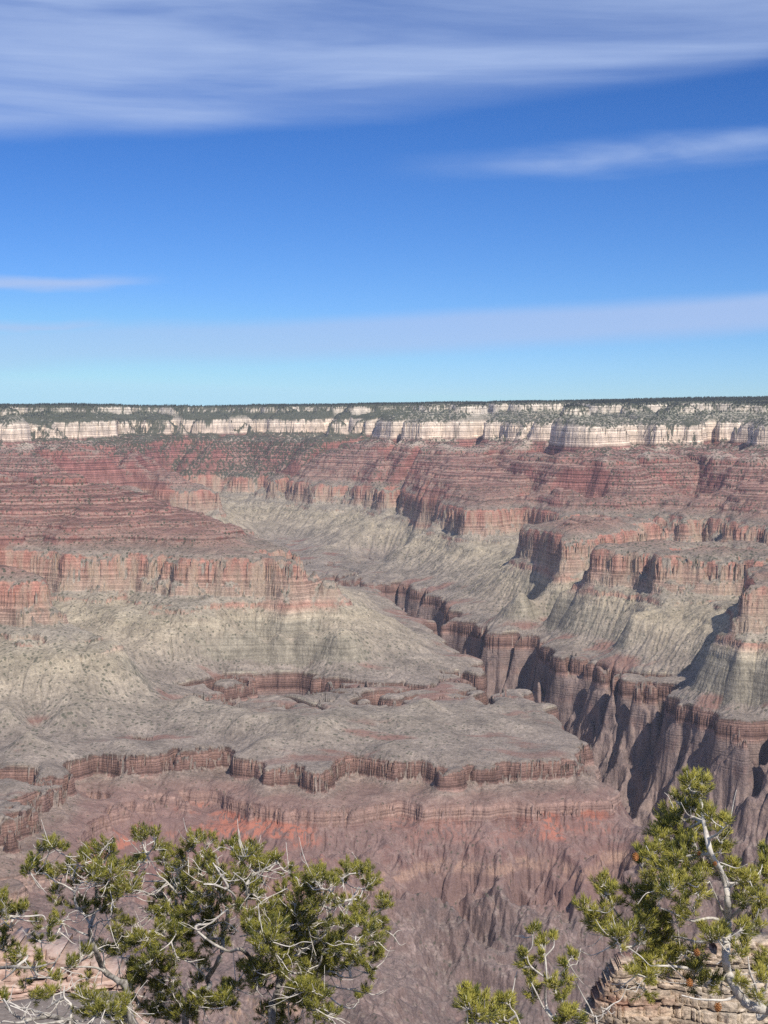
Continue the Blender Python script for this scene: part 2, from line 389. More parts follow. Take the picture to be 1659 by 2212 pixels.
PUs = np.linspace(-1600, 6000, 1521); _p = np.interp(PUs, PU, PS); _k = np.hanning(31); PSs = np.convolve(np.pad(_p, 15, mode='edge'), _k/_k.sum(), 'valid')

def erode(a0, a1, na_, r0, r1, nl_, iters=9):
    """rain on a coarse copy of the terrain: returns the height change grid"""
    av = np.linspace(a0, a1, na_); lv = np.linspace(math.log(r0), math.log(r1), nl_)
    A_, L_ = np.meshgrid(av, lv)
    Z0, S_, U_, _, _ = field(A_, L_)
    rng = np.random.default_rng(3)
    R_ = np.exp(L_); dx_ = R_*(av[1]-av[0]); dy_ = R_*(lv[1]-lv[0]); area = (dx_*dy_).ravel()
    hard = np.interp(S_, [-1450, -1090, -1080, -990, -975, -770, -735, -590, -560, -310, -290, -235, -215, -110, -90, -40, -20, 30],
                     [1.2, 1.5, .40, .40, 1.0, 0.9, .22, .22, .8, .55, 1.1, 1.1, .35, .35, .9, .9, .4, .15])
    z = Z0 + rng.normal(0, 0.6, Z0.shape)
    N = na_*nl_; base = np.arange(N).reshape(nl_, na_)
    for it in range(iters):
        best = np.zeros_like(z); rec = base.copy()
        for dj, di in ((0, 1), (0, -1), (1, 0), (-1, 0), (1, 1), (1, -1), (-1, 1), (-1, -1)):
            zz = np.full_like(z, 1e9)
            js, je = max(0, -dj), nl_-max(0, dj); is_, ie = max(0, -di), na_-max(0, di)
            zz[js:je, is_:ie] = z[js+dj:je+dj, is_+di:ie+di]
            dd = np.sqrt((di*dx_)**2 + (dj*dy_)**2)
            sl = (z-zz)/dd
            mk = sl > best
            best = np.where(mk, sl, best); rec = np.where(mk, base+dj*na_+di, rec)
        order = np.argsort(-z.ravel(), kind='stable').tolist()
        rc = rec.ravel().tolist(); acc = area.tolist()
        for i in order:
            j = rc[i]
            if j != i: acc[j] += acc[i]
        acc = np.array(acc).reshape(z.shape)
        cut = 0.019*np.minimum(acc, 9e5)**0.5*np.minimum(best, 1.1)*hard
        lim = np.minimum(best*0.55*np.minimum(dx_, dy_)*1.4, 11)
        z = z - np.minimum(cut*1.25, lim)
        # pits fill, slopes creep a little
        if True:
            za = z.copy(); za[1:-1, 1:-1] = (z[:-2, 1:-1]+z[2:, 1:-1]+z[1:-1, :-2]+z[1:-1, 2:])/4
            z = np.where(best == 0, np.maximum(z, za), z*0.86 + za*0.14)
            z = np.maximum(z, Z0-70)
    D = z - Z0
    return av, lv, D
_er = erode(-0.30, 0.30, 1150, 2400, 15500, 1400, 12)
def er_at(a, l):
    av, lv, D = _er
    fa = (a-av[0])/(av[1]-av[0]); fl = (l-lv[0])/(lv[1]-lv[0])
    ok = (fa >= 0) & (fa < len(av)-1) & (fl >= 0) & (fl < len(lv)-1)
    edge = np.clip(np.minimum(np.minimum(fa, len(av)-1-fa)/25, np.minimum(fl, len(lv)-1-fl)/25), 0, 1)
    fa = np.clip(fa, 0, len(av)-1.001); fl = np.clip(fl, 0, len(lv)-1.001)
    ia = fa.astype(int); il = fl.astype(int); ta = fa-ia; tl = fl-il
    return np.where(ok, edge, 0)*(D[il, ia]*(1-ta)*(1-tl) + D[il, ia+1]*ta*(1-tl) + D[il+1, ia]*(1-ta)*tl + D[il+1, ia+1]*ta*tl)

def make_grid(name, av, lv, mat):
    Ag, Lg = np.meshgrid(av, lv)
    Z, S, U, X, Y = field(Ag, Lg)
    return Ag, Lg, Z, S, U, X, Y

def grid_mesh(name, X, Y, Z, attrs, mat, smooth=True):
    nl, na = X.shape
    me = bpy.data.meshes.new(name)
    co = np.stack([X, Y, Z], -1).reshape(-1, 3).astype(np.float32)
    ii = np.arange(nl*na, dtype=np.int32).reshape(nl, na)
    q = np.stack([ii[:-1, :-1], ii[:-1, 1:], ii[1:, 1:], ii[1:, :-1]], -1).reshape(-1, 4)
    return q, co

def mesh_from(name, co, quads, attrs, mat, smooth=True):
    me = bpy.data.meshes.new(name)
    me.vertices.add(len(co)); me.vertices.foreach_set('co', np.ascontiguousarray(co, dtype=np.float32).ravel())
    n = len(quads); k = quads.shape[1]
    me.loops.add(n*k); me.loops.foreach_set('vertex_index', np.ascontiguousarray(quads, dtype=np.int32).ravel())
    me.polygons.add(n); me.polygons.foreach_set('loop_start', (np.arange(n)*k).astype(np.int32))
    me.update(calc_edges=True)
    if smooth: me.polygons.foreach_set('use_smooth', np.ones(n, bool))
    for k2, v in attrs.items():
        at_ = me.attributes.new(k2, 'FLOAT', 'POINT'); at_.data.foreach_set('value', np.ascontiguousarray(v, dtype=np.float32))
    me.materials.append(mat)
    o = bpy.data.objects.new(name, me); COL.objects.link(o)
    return o

# ------------------------------------------------------------------ rock material: colour follows the beds
def strata_material():
    m = bpy.data.materials.new('canyon_rock'); m.use_nodes = True
    t = NT(m.node_tree); t.n.clear()
    S = t.new('ShaderNodeAttribute', attribute_name='strat').outputs['Fac']
    GUL_ = t.new('ShaderNodeAttribute', attribute_name='gully').outputs['Fac']
    RED = t.new('ShaderNodeAttribute', attribute_name='red_beds').outputs['Fac']
    pos = t.new('ShaderNodeNewGeometry'); P = pos.outputs['Position']
    tn = t.new('ShaderNodeSeparateXYZ'); t.lk(pos.outputs['Normal'], tn.inputs[0]); nz = tn.outputs[2]
    n_big = t.noise(t.vmap(P, (0.0016,)*3), 1, 4)
    n_mid = t.noise(t.vmap(P, (0.009,)*3), 1, 5, 0.6)
    n_fine = t.noise(t.vmap(P, (0.06,)*3), 1, 5, 0.65)
    streak = t.noise(t.vmap(P, (0.022, 0.022, 0.0060)), 1, 6, 0.68, 0.8)
    Sw = t.math('ADD', S, t.math('MULTIPLY', t.math('SUBTRACT', n_mid, 0.5), 26))
    lo, hi = -1450.0, 70.0
    f = t.math('DIVIDE', t.math('SUBTRACT', Sw, lo), hi-lo)
    st = lambda s: (s-lo)/(hi-lo)
    cliff = t.ramp(f, [
        (st(-1450), (.195, .140, .125)), (st(-1222), (.20, .14, .12)), (st(-1214), (.40, .27, .20)), (st(-1196), (.38, .26, .19)), (st(-1186), (.21, .130, .110)), (st(-1116), (.20, .125, .104)), (st(-1104), (.38, .265, .21)), (st(-1058), (.34, .225, .18)),
        (st(-1038), (.19, .112, .09)), (st(-990), (.22, .135, .105)), (st(-975), (.27, .235, .18)), (st(-826), (.31, .27, .20)), (st(-818), (.45, .38, .275)), (st(-799), (.42, .35, .255)),
        (st(-766), (.42, .23, .17)), (st(-740), (.37, .27, .205)), (st(-690), (.34, .22, .165)), (st(-620), (.385, .195, .145)), (st(-585), (.375, .17, .125)),
        (st(-560), (.28, .140, .112)), (st(-350), (.25, .105, .088)), (st(-300), (.34, .155, .12)), 
        (st(-285), (.27, .12, .10)), (st(-250), (.29, .15, .12)), (st(-236), (.62, .48, .37)), (st(-150), (.71, .58, .455)), (st(-105), (.66, .55, .43)),
        (st(-90), (.30, .27, .21)), (st(-20), (.68, .58, .46)), (st(18), (.62, .54, .43)), (st(30), (.12, .12, .085))])
    # thin ledges, pale and dark
    bandn = t.noise(None, 0.085, 5, 0.7, dims='1D', w=t.math('ADD', S, t.math('MULTIPLY', n_mid, 10)))
    bed = t.math('MULTIPLY', t.mr(S, -1140, -1115, 0.12, 1.0), t.mr(t.math('ABSOLUTE', t.math('ADD', S, 690)), 90, 110, 0.70, 1.0))
    bed = t.math('MULTIPLY', bed, t.mr(t.math('ABSOLUTE', t.math('ADD', S, 865)), 90, 115, 0.35, 1.0))
    bandv = t.math('ADD', 1.0, t.math('MULTIPLY', t.math('SUBTRACT', t.mr(bandn, 0.38, 0.62, 0.52, 1.50), 1.0), bed))
    hardz = t.mr(S, -1130, -1112, 0.25, 1.0)
    strv = t.math('ADD', 1.0, t.math('MULTIPLY', t.math('SUBTRACT', t.mr(streak, 0.32, 0.68, 0.62, 1.32), 1.0), hardz))
    cliff = t.mix(1.0, cliff, t.new_rgb(bandv) if hasattr(t, 'new_rgb') else bandv, 'MULTIPLY')
    cliff = t.mix(1.0, cliff, strv, 'MULTIPLY')
    # varnish: tan flushes down the walls
    tanv = t.mr(t.noise(t.vmap(P, (0.014, 0.014, 0.002)), 1, 4, 0.6), 0.44, 0.60, 0, 0.75)
    tanz = t.math('MULTIPLY', tanv, t.math('MULTIPLY', t.mr(S, -780, -760), t.mr(S, -560, -600)))
    cliff = t.mix(tanz, cliff, (.40, .31, .225))
    # slopes: rubble and scrub
    scree = t.ramp(f, [
        (st(-1450), (.205, .155, .138)), (st(-1250), (.235, .17, .148)), (st(-1100), (.24, .165, .14)), (st(-1060), (.25, .18, .145)), (st(-985), (.245, .200, .165)),
        (st(-930), (.290, .242, .190)), (st(-860), (.36, .300, .22)), (st(-800), (.38, .32, .225)), (st(-740), (.31, .265, .205)), (st(-590), (.24, .20, .155)), (st(-550), (.24, .145, .112)),
        (st(-440), (.245, .120, .094)), (st(-330), (.22, .105, .085)), (st(-250), (.24, .125, .10)), (st(-215), (.36, .30, .23)), (st(-105), (.38, .33, .26)), (st(-40), (.25, .24, .18)), (st(20), (.14, .14, .10)), (st(40), (.09, .095, .06))])
    scree = t.mix(1.0, scree, t.mr(n_mid, 0.3, 0.7, 0.66, 1.30), 'MULTIPLY')
    n_grain = t.noise(t.vmap(P, (0.19,)*3), 1, 3, 0.7)
    scree = t.mix(1.0, scree, t.mr(n_fine, 0.3, 0.7, 0.70, 1.3), 'MULTIPLY')
    ledge = t.math('MULTIPLY', t.mr(bandn, 0.52, 0.62, 0, 0.55), t.math('MULTIPLY', t.mr(S, -600, -560), t.mr(S, -280, -320)))
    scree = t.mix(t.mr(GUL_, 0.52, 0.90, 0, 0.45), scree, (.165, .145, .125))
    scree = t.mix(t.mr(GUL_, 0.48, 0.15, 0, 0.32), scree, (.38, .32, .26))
    scree = t.mix(t.mr(S, -580, -540, 0, 0.7), scree, t.mix(1.0, scree, t.mr(bandn, 0.38, 0.62, 0.50, 1.45), 'MULTIPLY'))
    scree = t.mix(ledge, scree, (.40, .27, .21))
    rub = t.math('MULTIPLY', t.mr(t.noise(t.vmap(P, (0.006, 0.006, 0.003), (5, 2, 0)), 1, 5, 0.65), 0.47, 0.58, 0, 0.8), t.math('MULTIPLY', t.mr(S, -330, -270, 0, 1), t.mr(S, -200, -230)))
    scree = t.mix(rub, scree, (.50, .42, .33))
    steep = t.mr(t.math('ADD', nz, t.math('MULTIPLY', t.math('SUBTRACT', n_fine, 0.5), 0.30)), 0.56, 0.74, 1, 0)
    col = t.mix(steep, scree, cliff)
    schg = t.math('MULTIPLY', t.new('ShaderNodeAttribute', attribute_name='schist').outputs['Fac'], t.mr(S, -1062, -1048, 1, 0))
    sch = t.noise(t.vmap(P, (0.02, 0.012, 0.016)), 1, 6, 0.7, 1.2)
    schz = t.math('MAXIMUM', t.mr(S, -1130, -1100, 1, 0), schg)
    col = t.mix(schg, col, t.mix(t.mr(n_mid, 0.35, 0.65), (.215, .155, .135), (.31, .23, .195)))
    col = t.mix(t.math('MULTIPLY', schz, t.mr(sch, 0.37, 0.52, 0.70, 0)), col, (.125, .095, .090))
    col = t.mix(t.math('MULTIPLY', schz, t.mr(sch, 0.60, 0.70, 0, 0.6)), col, (.34, .22, .18))
    col = t.mix(1.0, col, t.mr(n_grain, 0.3, 0.7, 0.72, 1.28), 'MULTIPLY')
    # reddish shale spread on the platform and orange beds below the Tapeats
    pr = t.math('MULTIPLY', t.mr(t.noise(t.vmap(P, (0.0030, 0.0075, 0.002), (3, 1, 0)), 1, 4, 0.5), 0.57, 0.63, 0, 0.6), t.math('MULTIPLY', t.mr(S, -1000, -980), t.mr(S, -935, -950)))
    col = t.mix(pr, col, (.25, .115, .09))
    og = t.math('MULTIPLY', t.mr(t.noise(t.vmap(P, (0.0062, 0.0062, 0.012), (1, 8, 0)), 1, 4, 0.6), 0.45, 0.54, 0, 1), t.math('MULTIPLY', t.mr(Sw, -1160, -1148), t.mr(Sw, -1098, -1110)))
    og = t.math('MULTIPLY', t.math('MULTIPLY', og, t.mr(RED, 0.65, 0.95, 0.12, 1.0)), t.mr(GUL_, 0.62, 0.50, 0.05, 1))
    col = t.mix(t.math('MULTIPLY', RED, 0.45), col, (.25, .135, .115))
    col = t.mix(t.math('MULTIPLY', og, 0.85), col, (.42, .165, .11))
    # junipers and pinyons, dots that thicken upward
    vor = t.new('ShaderNodeTexVoronoi'); vor.feature = 'F1'; t.lk(t.vmap(P, (0.055, 0.055, 0.03)), vor.inputs['Vector']); vor.inputs['Scale'].default_value = 1.0
    vor.inputs['Randomness'].default_value = 1.0
    dens = t.math('ADD', t.math('MAXIMUM', t.mr(S, -620, 20, 0.14, 0.50), t.mr(S, -1000, -960, 0.0, 0.24)), t.math('MULTIPLY', t.math('SUBTRACT', n_big, 0.5), 0.45))
    dens = t.math('ADD', dens, t.new('ShaderNodeAttribute', attribute_name='scrub').outputs['Fac'])
    dens = t.math('ADD', dens, t.math('MULTIPLY', t.mr(S, -300, -230, 0, 0.16), t.mr(S, -60, -90, 0.4, 1)))
    dot = t.mr(t.math('SUBTRACT', vor.outputs['Distance'], dens), -0.02, 0.06, 1, 0)
    dot = t.math('MULTIPLY', dot, t.mr(nz, 0.45, 0.62, 0, 1)); dot = t.math('MULTIPLY', dot, t.mr(S, -640, -560, 0.75, 1))
    col = t.mix(t.math('MULTIPLY', dot, 0.85), col, (.055, .065, .040))
    bs = t.new('ShaderNodeBsdfPrincipled'); t.lk(col, bs.inputs['Base Color']); bs.inputs['Roughness'].default_value = 0.95
    bs.inputs['Specular IOR Level'].default_value = 0.15
    # relief finer than the mesh
    h1 = t.noise(t.vmap(P, (0.05, 0.05, 0.02)), 1, 6, 0.65)
    h2 = t.noise(None, 0.22, 3, 0.6, dims='1D', w=S)
    hh = t.math('ADD', t.math('MULTIPLY', h1, 9.0), t.math('MULTIPLY', t.math('MULTIPLY', h2, 4.0), t.math('MULTIPLY', bed, steep)))
    bp = t.new('ShaderNodeBump'); bp.inputs['Strength'].default_value = 1.0; bp.inputs['Distance'].default_value = 1.0
    t.lk(hh, bp.inputs['Height']); t.lk(bp.outputs[0], bs.inputs['Normal'])
    out = t.new('ShaderNodeOutputMaterial'); t.lk(bs.outputs[0], out.inputs[0])
    return m
ROCK = strata_material()

# ------------------------------------------------------------------ canyon terrain on a polar grid round the viewpoint
azs = np.r_[np.linspace(-0.72, -0.31, 60)[:-1], np.linspace(-0.31, 0.31, 1220), np.linspace(0.31, 0.72, 60)[1:]]
lrs = np.r_[np.linspace(math.log(1250), math.log(2400), 60)[:-1], np.linspace(math.log(2400), math.log(17000), 1750)]
Ag, Lg = np.meshgrid(azs, lrs)
Z, S, U, X, Y = field(Ag, Lg)
_e = er_at(Ag, Lg); Z = Z + _e; S = S + _e
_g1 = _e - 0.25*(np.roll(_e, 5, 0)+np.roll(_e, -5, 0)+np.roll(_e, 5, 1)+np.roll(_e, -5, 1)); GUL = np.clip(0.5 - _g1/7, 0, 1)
nl, na = X.shape
co = np.stack([X, Y, Z], -1).reshape(-1, 3)
ii = np.arange(nl*na, dtype=np.int32).reshape(nl, na)
quads = np.stack([ii[:-1, :-1], ii[:-1, 1:], ii[1:, 1:], ii[1:, :-1]], -1).reshape(-1, 4)
rr = np.exp(Lg)
_mid = np.clip((Ag-az_of(640))/0.02, 0, 1)*np.clip((az_of(1190)-Ag)/0.01, 0, 1)
red = (1-0.3*_mid)*np.clip((4500-rr)/150, 0, 1)*np.clip((rr-3650)/150, 0, 1)*np.clip((-30-U)/20, 0, 1)*np.clip((Ag*0+0.17-Ag)/0.03, 0, 1)*np.clip((U+420)/80, 0, 1)
scr = 0.30*np.clip((rr-12300)/800, 0, 1)*np.clip((0.03-Ag)/0.03, 0, 1)*np.clip((S+650)/60, 0, 1)
BU = base_u(Ag, Lg)
def split_terrain():
    c = lambda q: 0.25*(q[:-1, :-1]+q[1:, :-1]+q[:-1, 1:]+q[1:, 1:])
    b, a_, r_ = c(BU), c(Ag), c(rr)
    lab = np.full(b.shape, 0)                                       # 0 plateau
    lab[(b < -15) & (r_ > 4750)] = 1                                 # inner gorge
    lab[(b < -15) & (r_ <= 4750)] = 2                                # ravine slopes on the near side
    lab[b >= 930] = 3                                                # canyon wall
    lab[b >= 1620] = 4                                               # far rim
    lab[(b >= 930) & (a_ < az_of(760)) & (r_ < 8300) & (r_ > 5750)] = 5      # long mesa on the left
    lab[(b >= 930) & (a_ < az_of(110)) & (r_ <= 5800) & (r_ > 5000)] = 6      # butte, left edge
    lab[(b >= 930) & (a_ > az_of(1560)) & (r_ <= 6050) & (r_ > 5000)] = 7     # butte, right edge
    lab[(b >= 930) & (a_ > az_of(1380)) & (r_ <= 7300) & (lab != 7) & (r_ > 5000)] = 8   # butte in front of the right wall
    lab[r_ < 2500] = 2
    names = ['plateau', 'gorge', 'ravine', 'canyon_wall', 'far_rim', 'mesa', 'butte', 'butte', 'butte']
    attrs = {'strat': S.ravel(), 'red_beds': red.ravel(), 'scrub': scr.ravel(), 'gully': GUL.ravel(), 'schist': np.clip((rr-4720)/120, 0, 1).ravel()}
    lab = lab.ravel(); vn = None
    for k, nm in enumerate(names):
        q = quads[lab == k]
        if not len(q): continue
        used = np.unique(q); mp = np.full(len(co), -1, np.int32); mp[used] = np.arange(len(used))
        o = mesh_from(nm, co[used], mp[q], {n_: v_[used] for n_, v_ in attrs.items()}, ROCK)
        o['kind'] = 'structure'
split_terrain()
print('TERRAIN', len(CP), nl, na)


# ------------------------------------------------------------------ near ground: the rim slope the trees stand on
def ground_z(r, a):
    return np.interp(r, [0, 2.5, 4, 14, 22, 40, 70, 110, 260, 600, 1400], [-1.7, -1.75, -2.9, -8.6, -13.2, -20.5, -34, -51, -122, -290, -900])
def simple_mat(name, fn):
    m = bpy.data.materials.new(name); m.use_nodes = True
    t = NT(m.node_tree); t.n.clear()
    bs = t.new('ShaderNodeBsdfPrincipled'); bs.inputs['Roughness'].default_value = 0.9; bs.inputs['Specular IOR Level'].default_value = 0.2
    fn(t, bs)
    out = t.new('ShaderNodeOutputMaterial'); t.lk(bs.outputs[0], out.inputs[0])
    return m
def f_rim(t, bs):
    P = t.new('ShaderNodeNewGeometry').outputs['Position']
    n = t.noise(t.vmap(P, (1.2,)*3), 1, 6, 0.6)
    t.lk(t.ramp(n, [(0.3, (.15, .12, .09)), (0.5, (.29, .23, .185)), (0.7, (.38, .32, .26))]), bs.inputs['Base Color'])
    bp = t.new('ShaderNodeBump'); bp.inputs['Distance'].default_value = 0.15; t.lk(n, bp.inputs['Height']); t.lk(bp.outputs[0], bs.inputs['Normal'])
RIM = simple_mat('rim_rock', f_rim)
def near_ground():
    av = np.linspace(-math.pi, math.pi, 181); rv = np.r_[0.05, np.geomspace(0.5, 1400, 150)]
    A_, R_ = np.meshgrid(av, rv)
    X_ = R_*np.sin(A_); Y_ = R_*np.cos(A_)
    back = np.clip(-Y_/4, 0, 1)
    lf = np.clip((-0.125 - A_)/0.04, 0, 1)*np.clip((A_+1.2)/0.3, 0, 1)
    zl = np.interp(R_, [0, 14, 40, 110, 180, 250, 262, 300, 600, 1400], [-1.7, -8.6, -20.5, -44.5, -70, -94.5, -98, -150, -330, -900])
    gz_ = ground_z(R_, A_); gz_ = gz_ + lf*np.clip((R_-60)/40, 0, 1)*(zl-gz_)
    z = gz_*(1-back) + back*(-1.7)
    z = z + np.clip(R_/30, 0, 1)**0.7*0.5*fbm(X_, Y_, 6, 3, 91) + np.clip((R_-80)/400, 0, 1)*22*fbm(X_, Y_, 160, 4, 92)
    z[:, -1] = z[:, 0]
    n1, n2 = X_.shape; ii = np.arange(n1*n2).reshape(n1, n2)
    q = np.stack([ii[:-1, :-1], ii[:-1, 1:], ii[1:, 1:], ii[1:, :-1]], -1).reshape(-1, 4)
    g = mesh_from('ground', np.stack([X_, Y_, z], -1).reshape(-1, 3), q, {}, RIM); g['kind'] = 'structure'
near_ground()

# ------------------------------------------------------------------ pinyon pines
rng = np.random.default_rng(11)
def f_bark(t, bs):
    P = t.new('ShaderNodeTexCoord').outputs['Object']
    n = t.noise(t.vmap(P, (25, 25, 25)), 1, 5, 0.65)
    n2 = t.noise(t.vmap(P, (5, 5, 5)), 1, 3, 0.6)
    c = t.ramp(n, [(0.30, (.26, .22, .18)), (0.42, (.56, .51, .44)), (0.65, (.78, .73, .64))])
    t.lk(t.mix(1.0, c, t.mr(n2, 0.3, 0.7, 0.72, 1.1), 'MULTIPLY'), bs.inputs['Base Color'])
    bp = t.new('ShaderNodeBump'); bp.inputs['Distance'].default_value = 0.004; t.lk(n, bp.inputs['Height']); t.lk(bp.outputs[0], bs.inputs['Normal'])
BARK = simple_mat('grey_bark', f_bark)
def f_dead(t, bs):
    P = t.new('ShaderNodeTexCoord').outputs['Object']
    n = t.noise(t.vmap(P, (30, 30, 8)), 1, 5, 0.65)
    t.lk(t.ramp(n, [(0.3, (.16, .14, .125)), (0.6, (.34, .315, .28))]), bs.inputs['Base Color'])
def f_trunk(t, bs):
    P = t.new('ShaderNodeTexCoord').outputs['Object']
    n = t.noise(t.vmap(P, (32, 32, 14)), 1, 6, 0.7)
    n2 = t.noise(t.vmap(P, (7, 7, 5)), 1, 4, 0.6)
    c = t.ramp(n, [(0.30, (.10, .085, .07)), (0.46, (.30, .27, .23)), (0.62, (.52, .48, .42))])
    t.lk(t.mix(1.0, c, t.mr(n2, 0.35, 0.65, 0.5, 1.25), 'MULTIPLY'), bs.inputs['Base Color'])
    bp = t.new('ShaderNodeBump'); bp.inputs['Distance'].default_value = 0.008; t.lk(n, bp.inputs['Height']); t.lk(bp.outputs[0], bs.inputs['Normal'])
TRUNK = simple_mat('trunk_bark', f_trunk)
DEAD = simple_mat('weathered_wood', f_dead)
def needle_mat(name, c0, c1):
    def f(t, bs):
        v = t.new('ShaderNodeAttribute', attribute_name='tone').outputs['Fac']
        t.lk(t.mix(v, c0, c1), bs.inputs['Base Color']); bs.inputs['Roughness'].default_value = 0.55
        bs.inputs['Specular IOR Level'].default_value = 0.3
    return simple_mat(name, f)
NEED_A = needle_mat('needles_green', (.030, .048, .010), (.38, .345, .06))
NEED_B = needle_mat('needles_yellow_green', (.045, .065, .012), (.52, .46, .09))
def f_cone(t, bs):
    P = t.new('ShaderNodeTexCoord').outputs['Object']
    n = t.noise(t.vmap(P, (60, 60, 60)), 1, 3, 0.6)
    t.lk(t.ramp(n, [(0.3, (.22, .085, .03)), (0.7, (.48, .22, .08))]), bs.inputs['Base Color'])
CONE = simple_mat('cone_scales', f_cone)

def P3(c, dist):
    a, t_ = pix_dir(*c)
    return np.array([dist*math.sin(a), dist*math.cos(a), -dist*t_])
OFF = {1: (0.0, 1773.0), 5: (438.9, 1773.0), 6: (1000.6, 1773.0)}
def px_(cr, x, y): return (OFF[cr][0] + 0.3968*x, OFF[cr][1] + 0.3968*y)

class Acc:
    def __init__(s): s.v = []; s.f = []; s.n = 0; s.t = []
    def add(s, v, f, tone=None):
        s.v.append(v); s.f.append(f + s.n); s.n += len(v)
        if tone is not None: s.t.append(tone)
def smooth_path(p, k=4):
    p = np.asarray(p, float)
    if len(p) < 3: 
        return np.array([p[0]+(p[-1]-p[0])*t for t in np.linspace(0, 1, k+1)])
    q = np.vstack([2*p[0]-p[1], p, 2*p[-1]-p[-2]]); out = []
    for i in range(1, len(q)-2):
        for t in np.linspace(0, 1, k, endpoint=False):
            a, b, c, d = q[i-1], q[i], q[i+1], q[i+2]
            out.append(0.5*((2*b) + (-a+c)*t + (2*a-5*b+4*c-d)*t*t + (-a+3*b-3*c+d)*t**3))
    out.append(p[-1]); return np.array(out)
def tube(acc, path, r0, r1, sides=6):
    n = len(path); tan = np.gradient(path, axis=0); tan /= np.linalg.norm(tan, axis=1)[:, None] + 1e-9
    up = np.array([0.3, 0.5, 0.8]); u = np.cross(tan, up); u /= np.linalg.norm(u, axis=1)[:, None] + 1e-9
    w_ = np.cross(tan, u)
    rad = np.linspace(r0, r1, n)*(1 + 0.10*rng.normal(size=n))
    an = np.arange(sides)*2*np.pi/sides
    v = path[:, None] + rad[:, None, None]*(np.cos(an)[None, :, None]*u[:, None] + np.sin(an)[None, :, None]*w_[:, None])
    v = np.vstack([v.reshape(-1, 3), path[-1:] + tan[-1:]*rad[-1]])
    i = np.arange(n-1)[:, None]*sides; k = np.arange(sides)[None]; k2 = (k+1) % sides
    f = np.stack([i+k, i+k2, i+sides+k2, i+sides+k], -1).reshape(-1, 4)
    b = (n-1)*sides; cap = np.stack([b+k[0], b+k2[0], np.full(sides, n*sides), np.full(sides, n*sides)], -1)
    acc.add(v, np.vstack([f, cap]))
def needles(acc, base, axis, length, n, nl, width, spread=0.85):
    """bottle-brush of needles round a twig end"""
    axis = axis/np.linalg.norm(axis)
    a1 = np.cross(axis, [0.13, 0.4, 0.9]); a1 /= np.linalg.norm(a1); a2 = np.cross(axis, a1)
    t = rng.uniform(0, 1, n); ph = rng.uniform(0, 2*np.pi, n)
    rad = np.cos(ph)[:, None]*a1 + np.sin(ph)[:, None]*a2
    th = (spread*(1.15-0.65*t) + rng.normal(0, 0.14, n))[:, None]
    d = np.cos(th)*axis + np.sin(th)*rad + np.array([0, 0, 0.22]); d /= np.linalg.norm(d, axis=1)[:, None]
    b = base + axis*(t*length)[:, None]
    L = nl*rng.uniform(0.75, 1.15, n)[:, None]
    side = np.cross(d, rng.normal(size=(n, 3))); side /= np.linalg.norm(side, axis=1)[:, None]; s2 = np.cross(d, side)
    w_ = width*0.5
    mid = b + d*L*0.5 + rad*(0.04*L); tip = b + d*L
    v = np.stack([b + side*w_*0.6, b - side*w_*0.35 + s2*w_*0.55, b - side*w_*0.35 - s2*w_*0.55,
                  mid + side*w_, mid - side*w_*0.5 + s2*w_*0.87, mid - side*w_*0.5 - s2*w_*0.87, tip], 1)
    o = (np.arange(n)*7)[:, None, None]
    f = np.array([[0, 1, 4, 3], [1, 2, 5, 4], [2, 0, 3, 5], [3, 4, 6, 6], [4, 5, 6, 6], [5, 3, 6, 6]])[None] + o
    tone = np.repeat(np.clip(rng.normal(0.5, 0.22) + rng.normal(0, 0.22, n), 0, 1), 7)
    acc.add(v.reshape(-1, 3), f.reshape(-1, 4), tone)
def acc_mesh(name, acc, mat, parent, smooth=True):
    if not acc.v: return None
    v = np.vstack(acc.v); f = np.vstack(acc.f)
    me = bpy.data.meshes.new(name)
    tri = f[:, 2] == f[:, 3]
    q = f[~tri]; tr = f[tri][:, :3]
    me.vertices.add(len(v)); me.vertices.foreach_set('co', v.astype(np.float32).ravel())
    loops = np.r_[q.ravel(), tr.ravel()].astype(np.int32)
    me.loops.add(len(loops)); me.loops.foreach_set('vertex_index', loops)
    ls = np.r_[np.arange(len(q))*4, len(q)*4 + np.arange(len(tr))*3].astype(np.int32)
    me.polygons.add(len(ls)); me.polygons.foreach_set('loop_start', ls)
    me.update(calc_edges=True)
    if smooth: me.polygons.foreach_set('use_smooth', np.ones(len(ls), bool))
    if acc.t:
        at_ = me.attributes.new('tone', 'FLOAT', 'POINT'); at_.data.foreach_set('value', np.concatenate(acc.t).astype(np.float32))
    me.materials.append(mat)
    o = bpy.data.objects.new(name, me); COL.objects.link(o)
    if parent is not None: o.parent = parent; o.matrix_parent_inverse = parent.matrix_world.inverted()
    return o

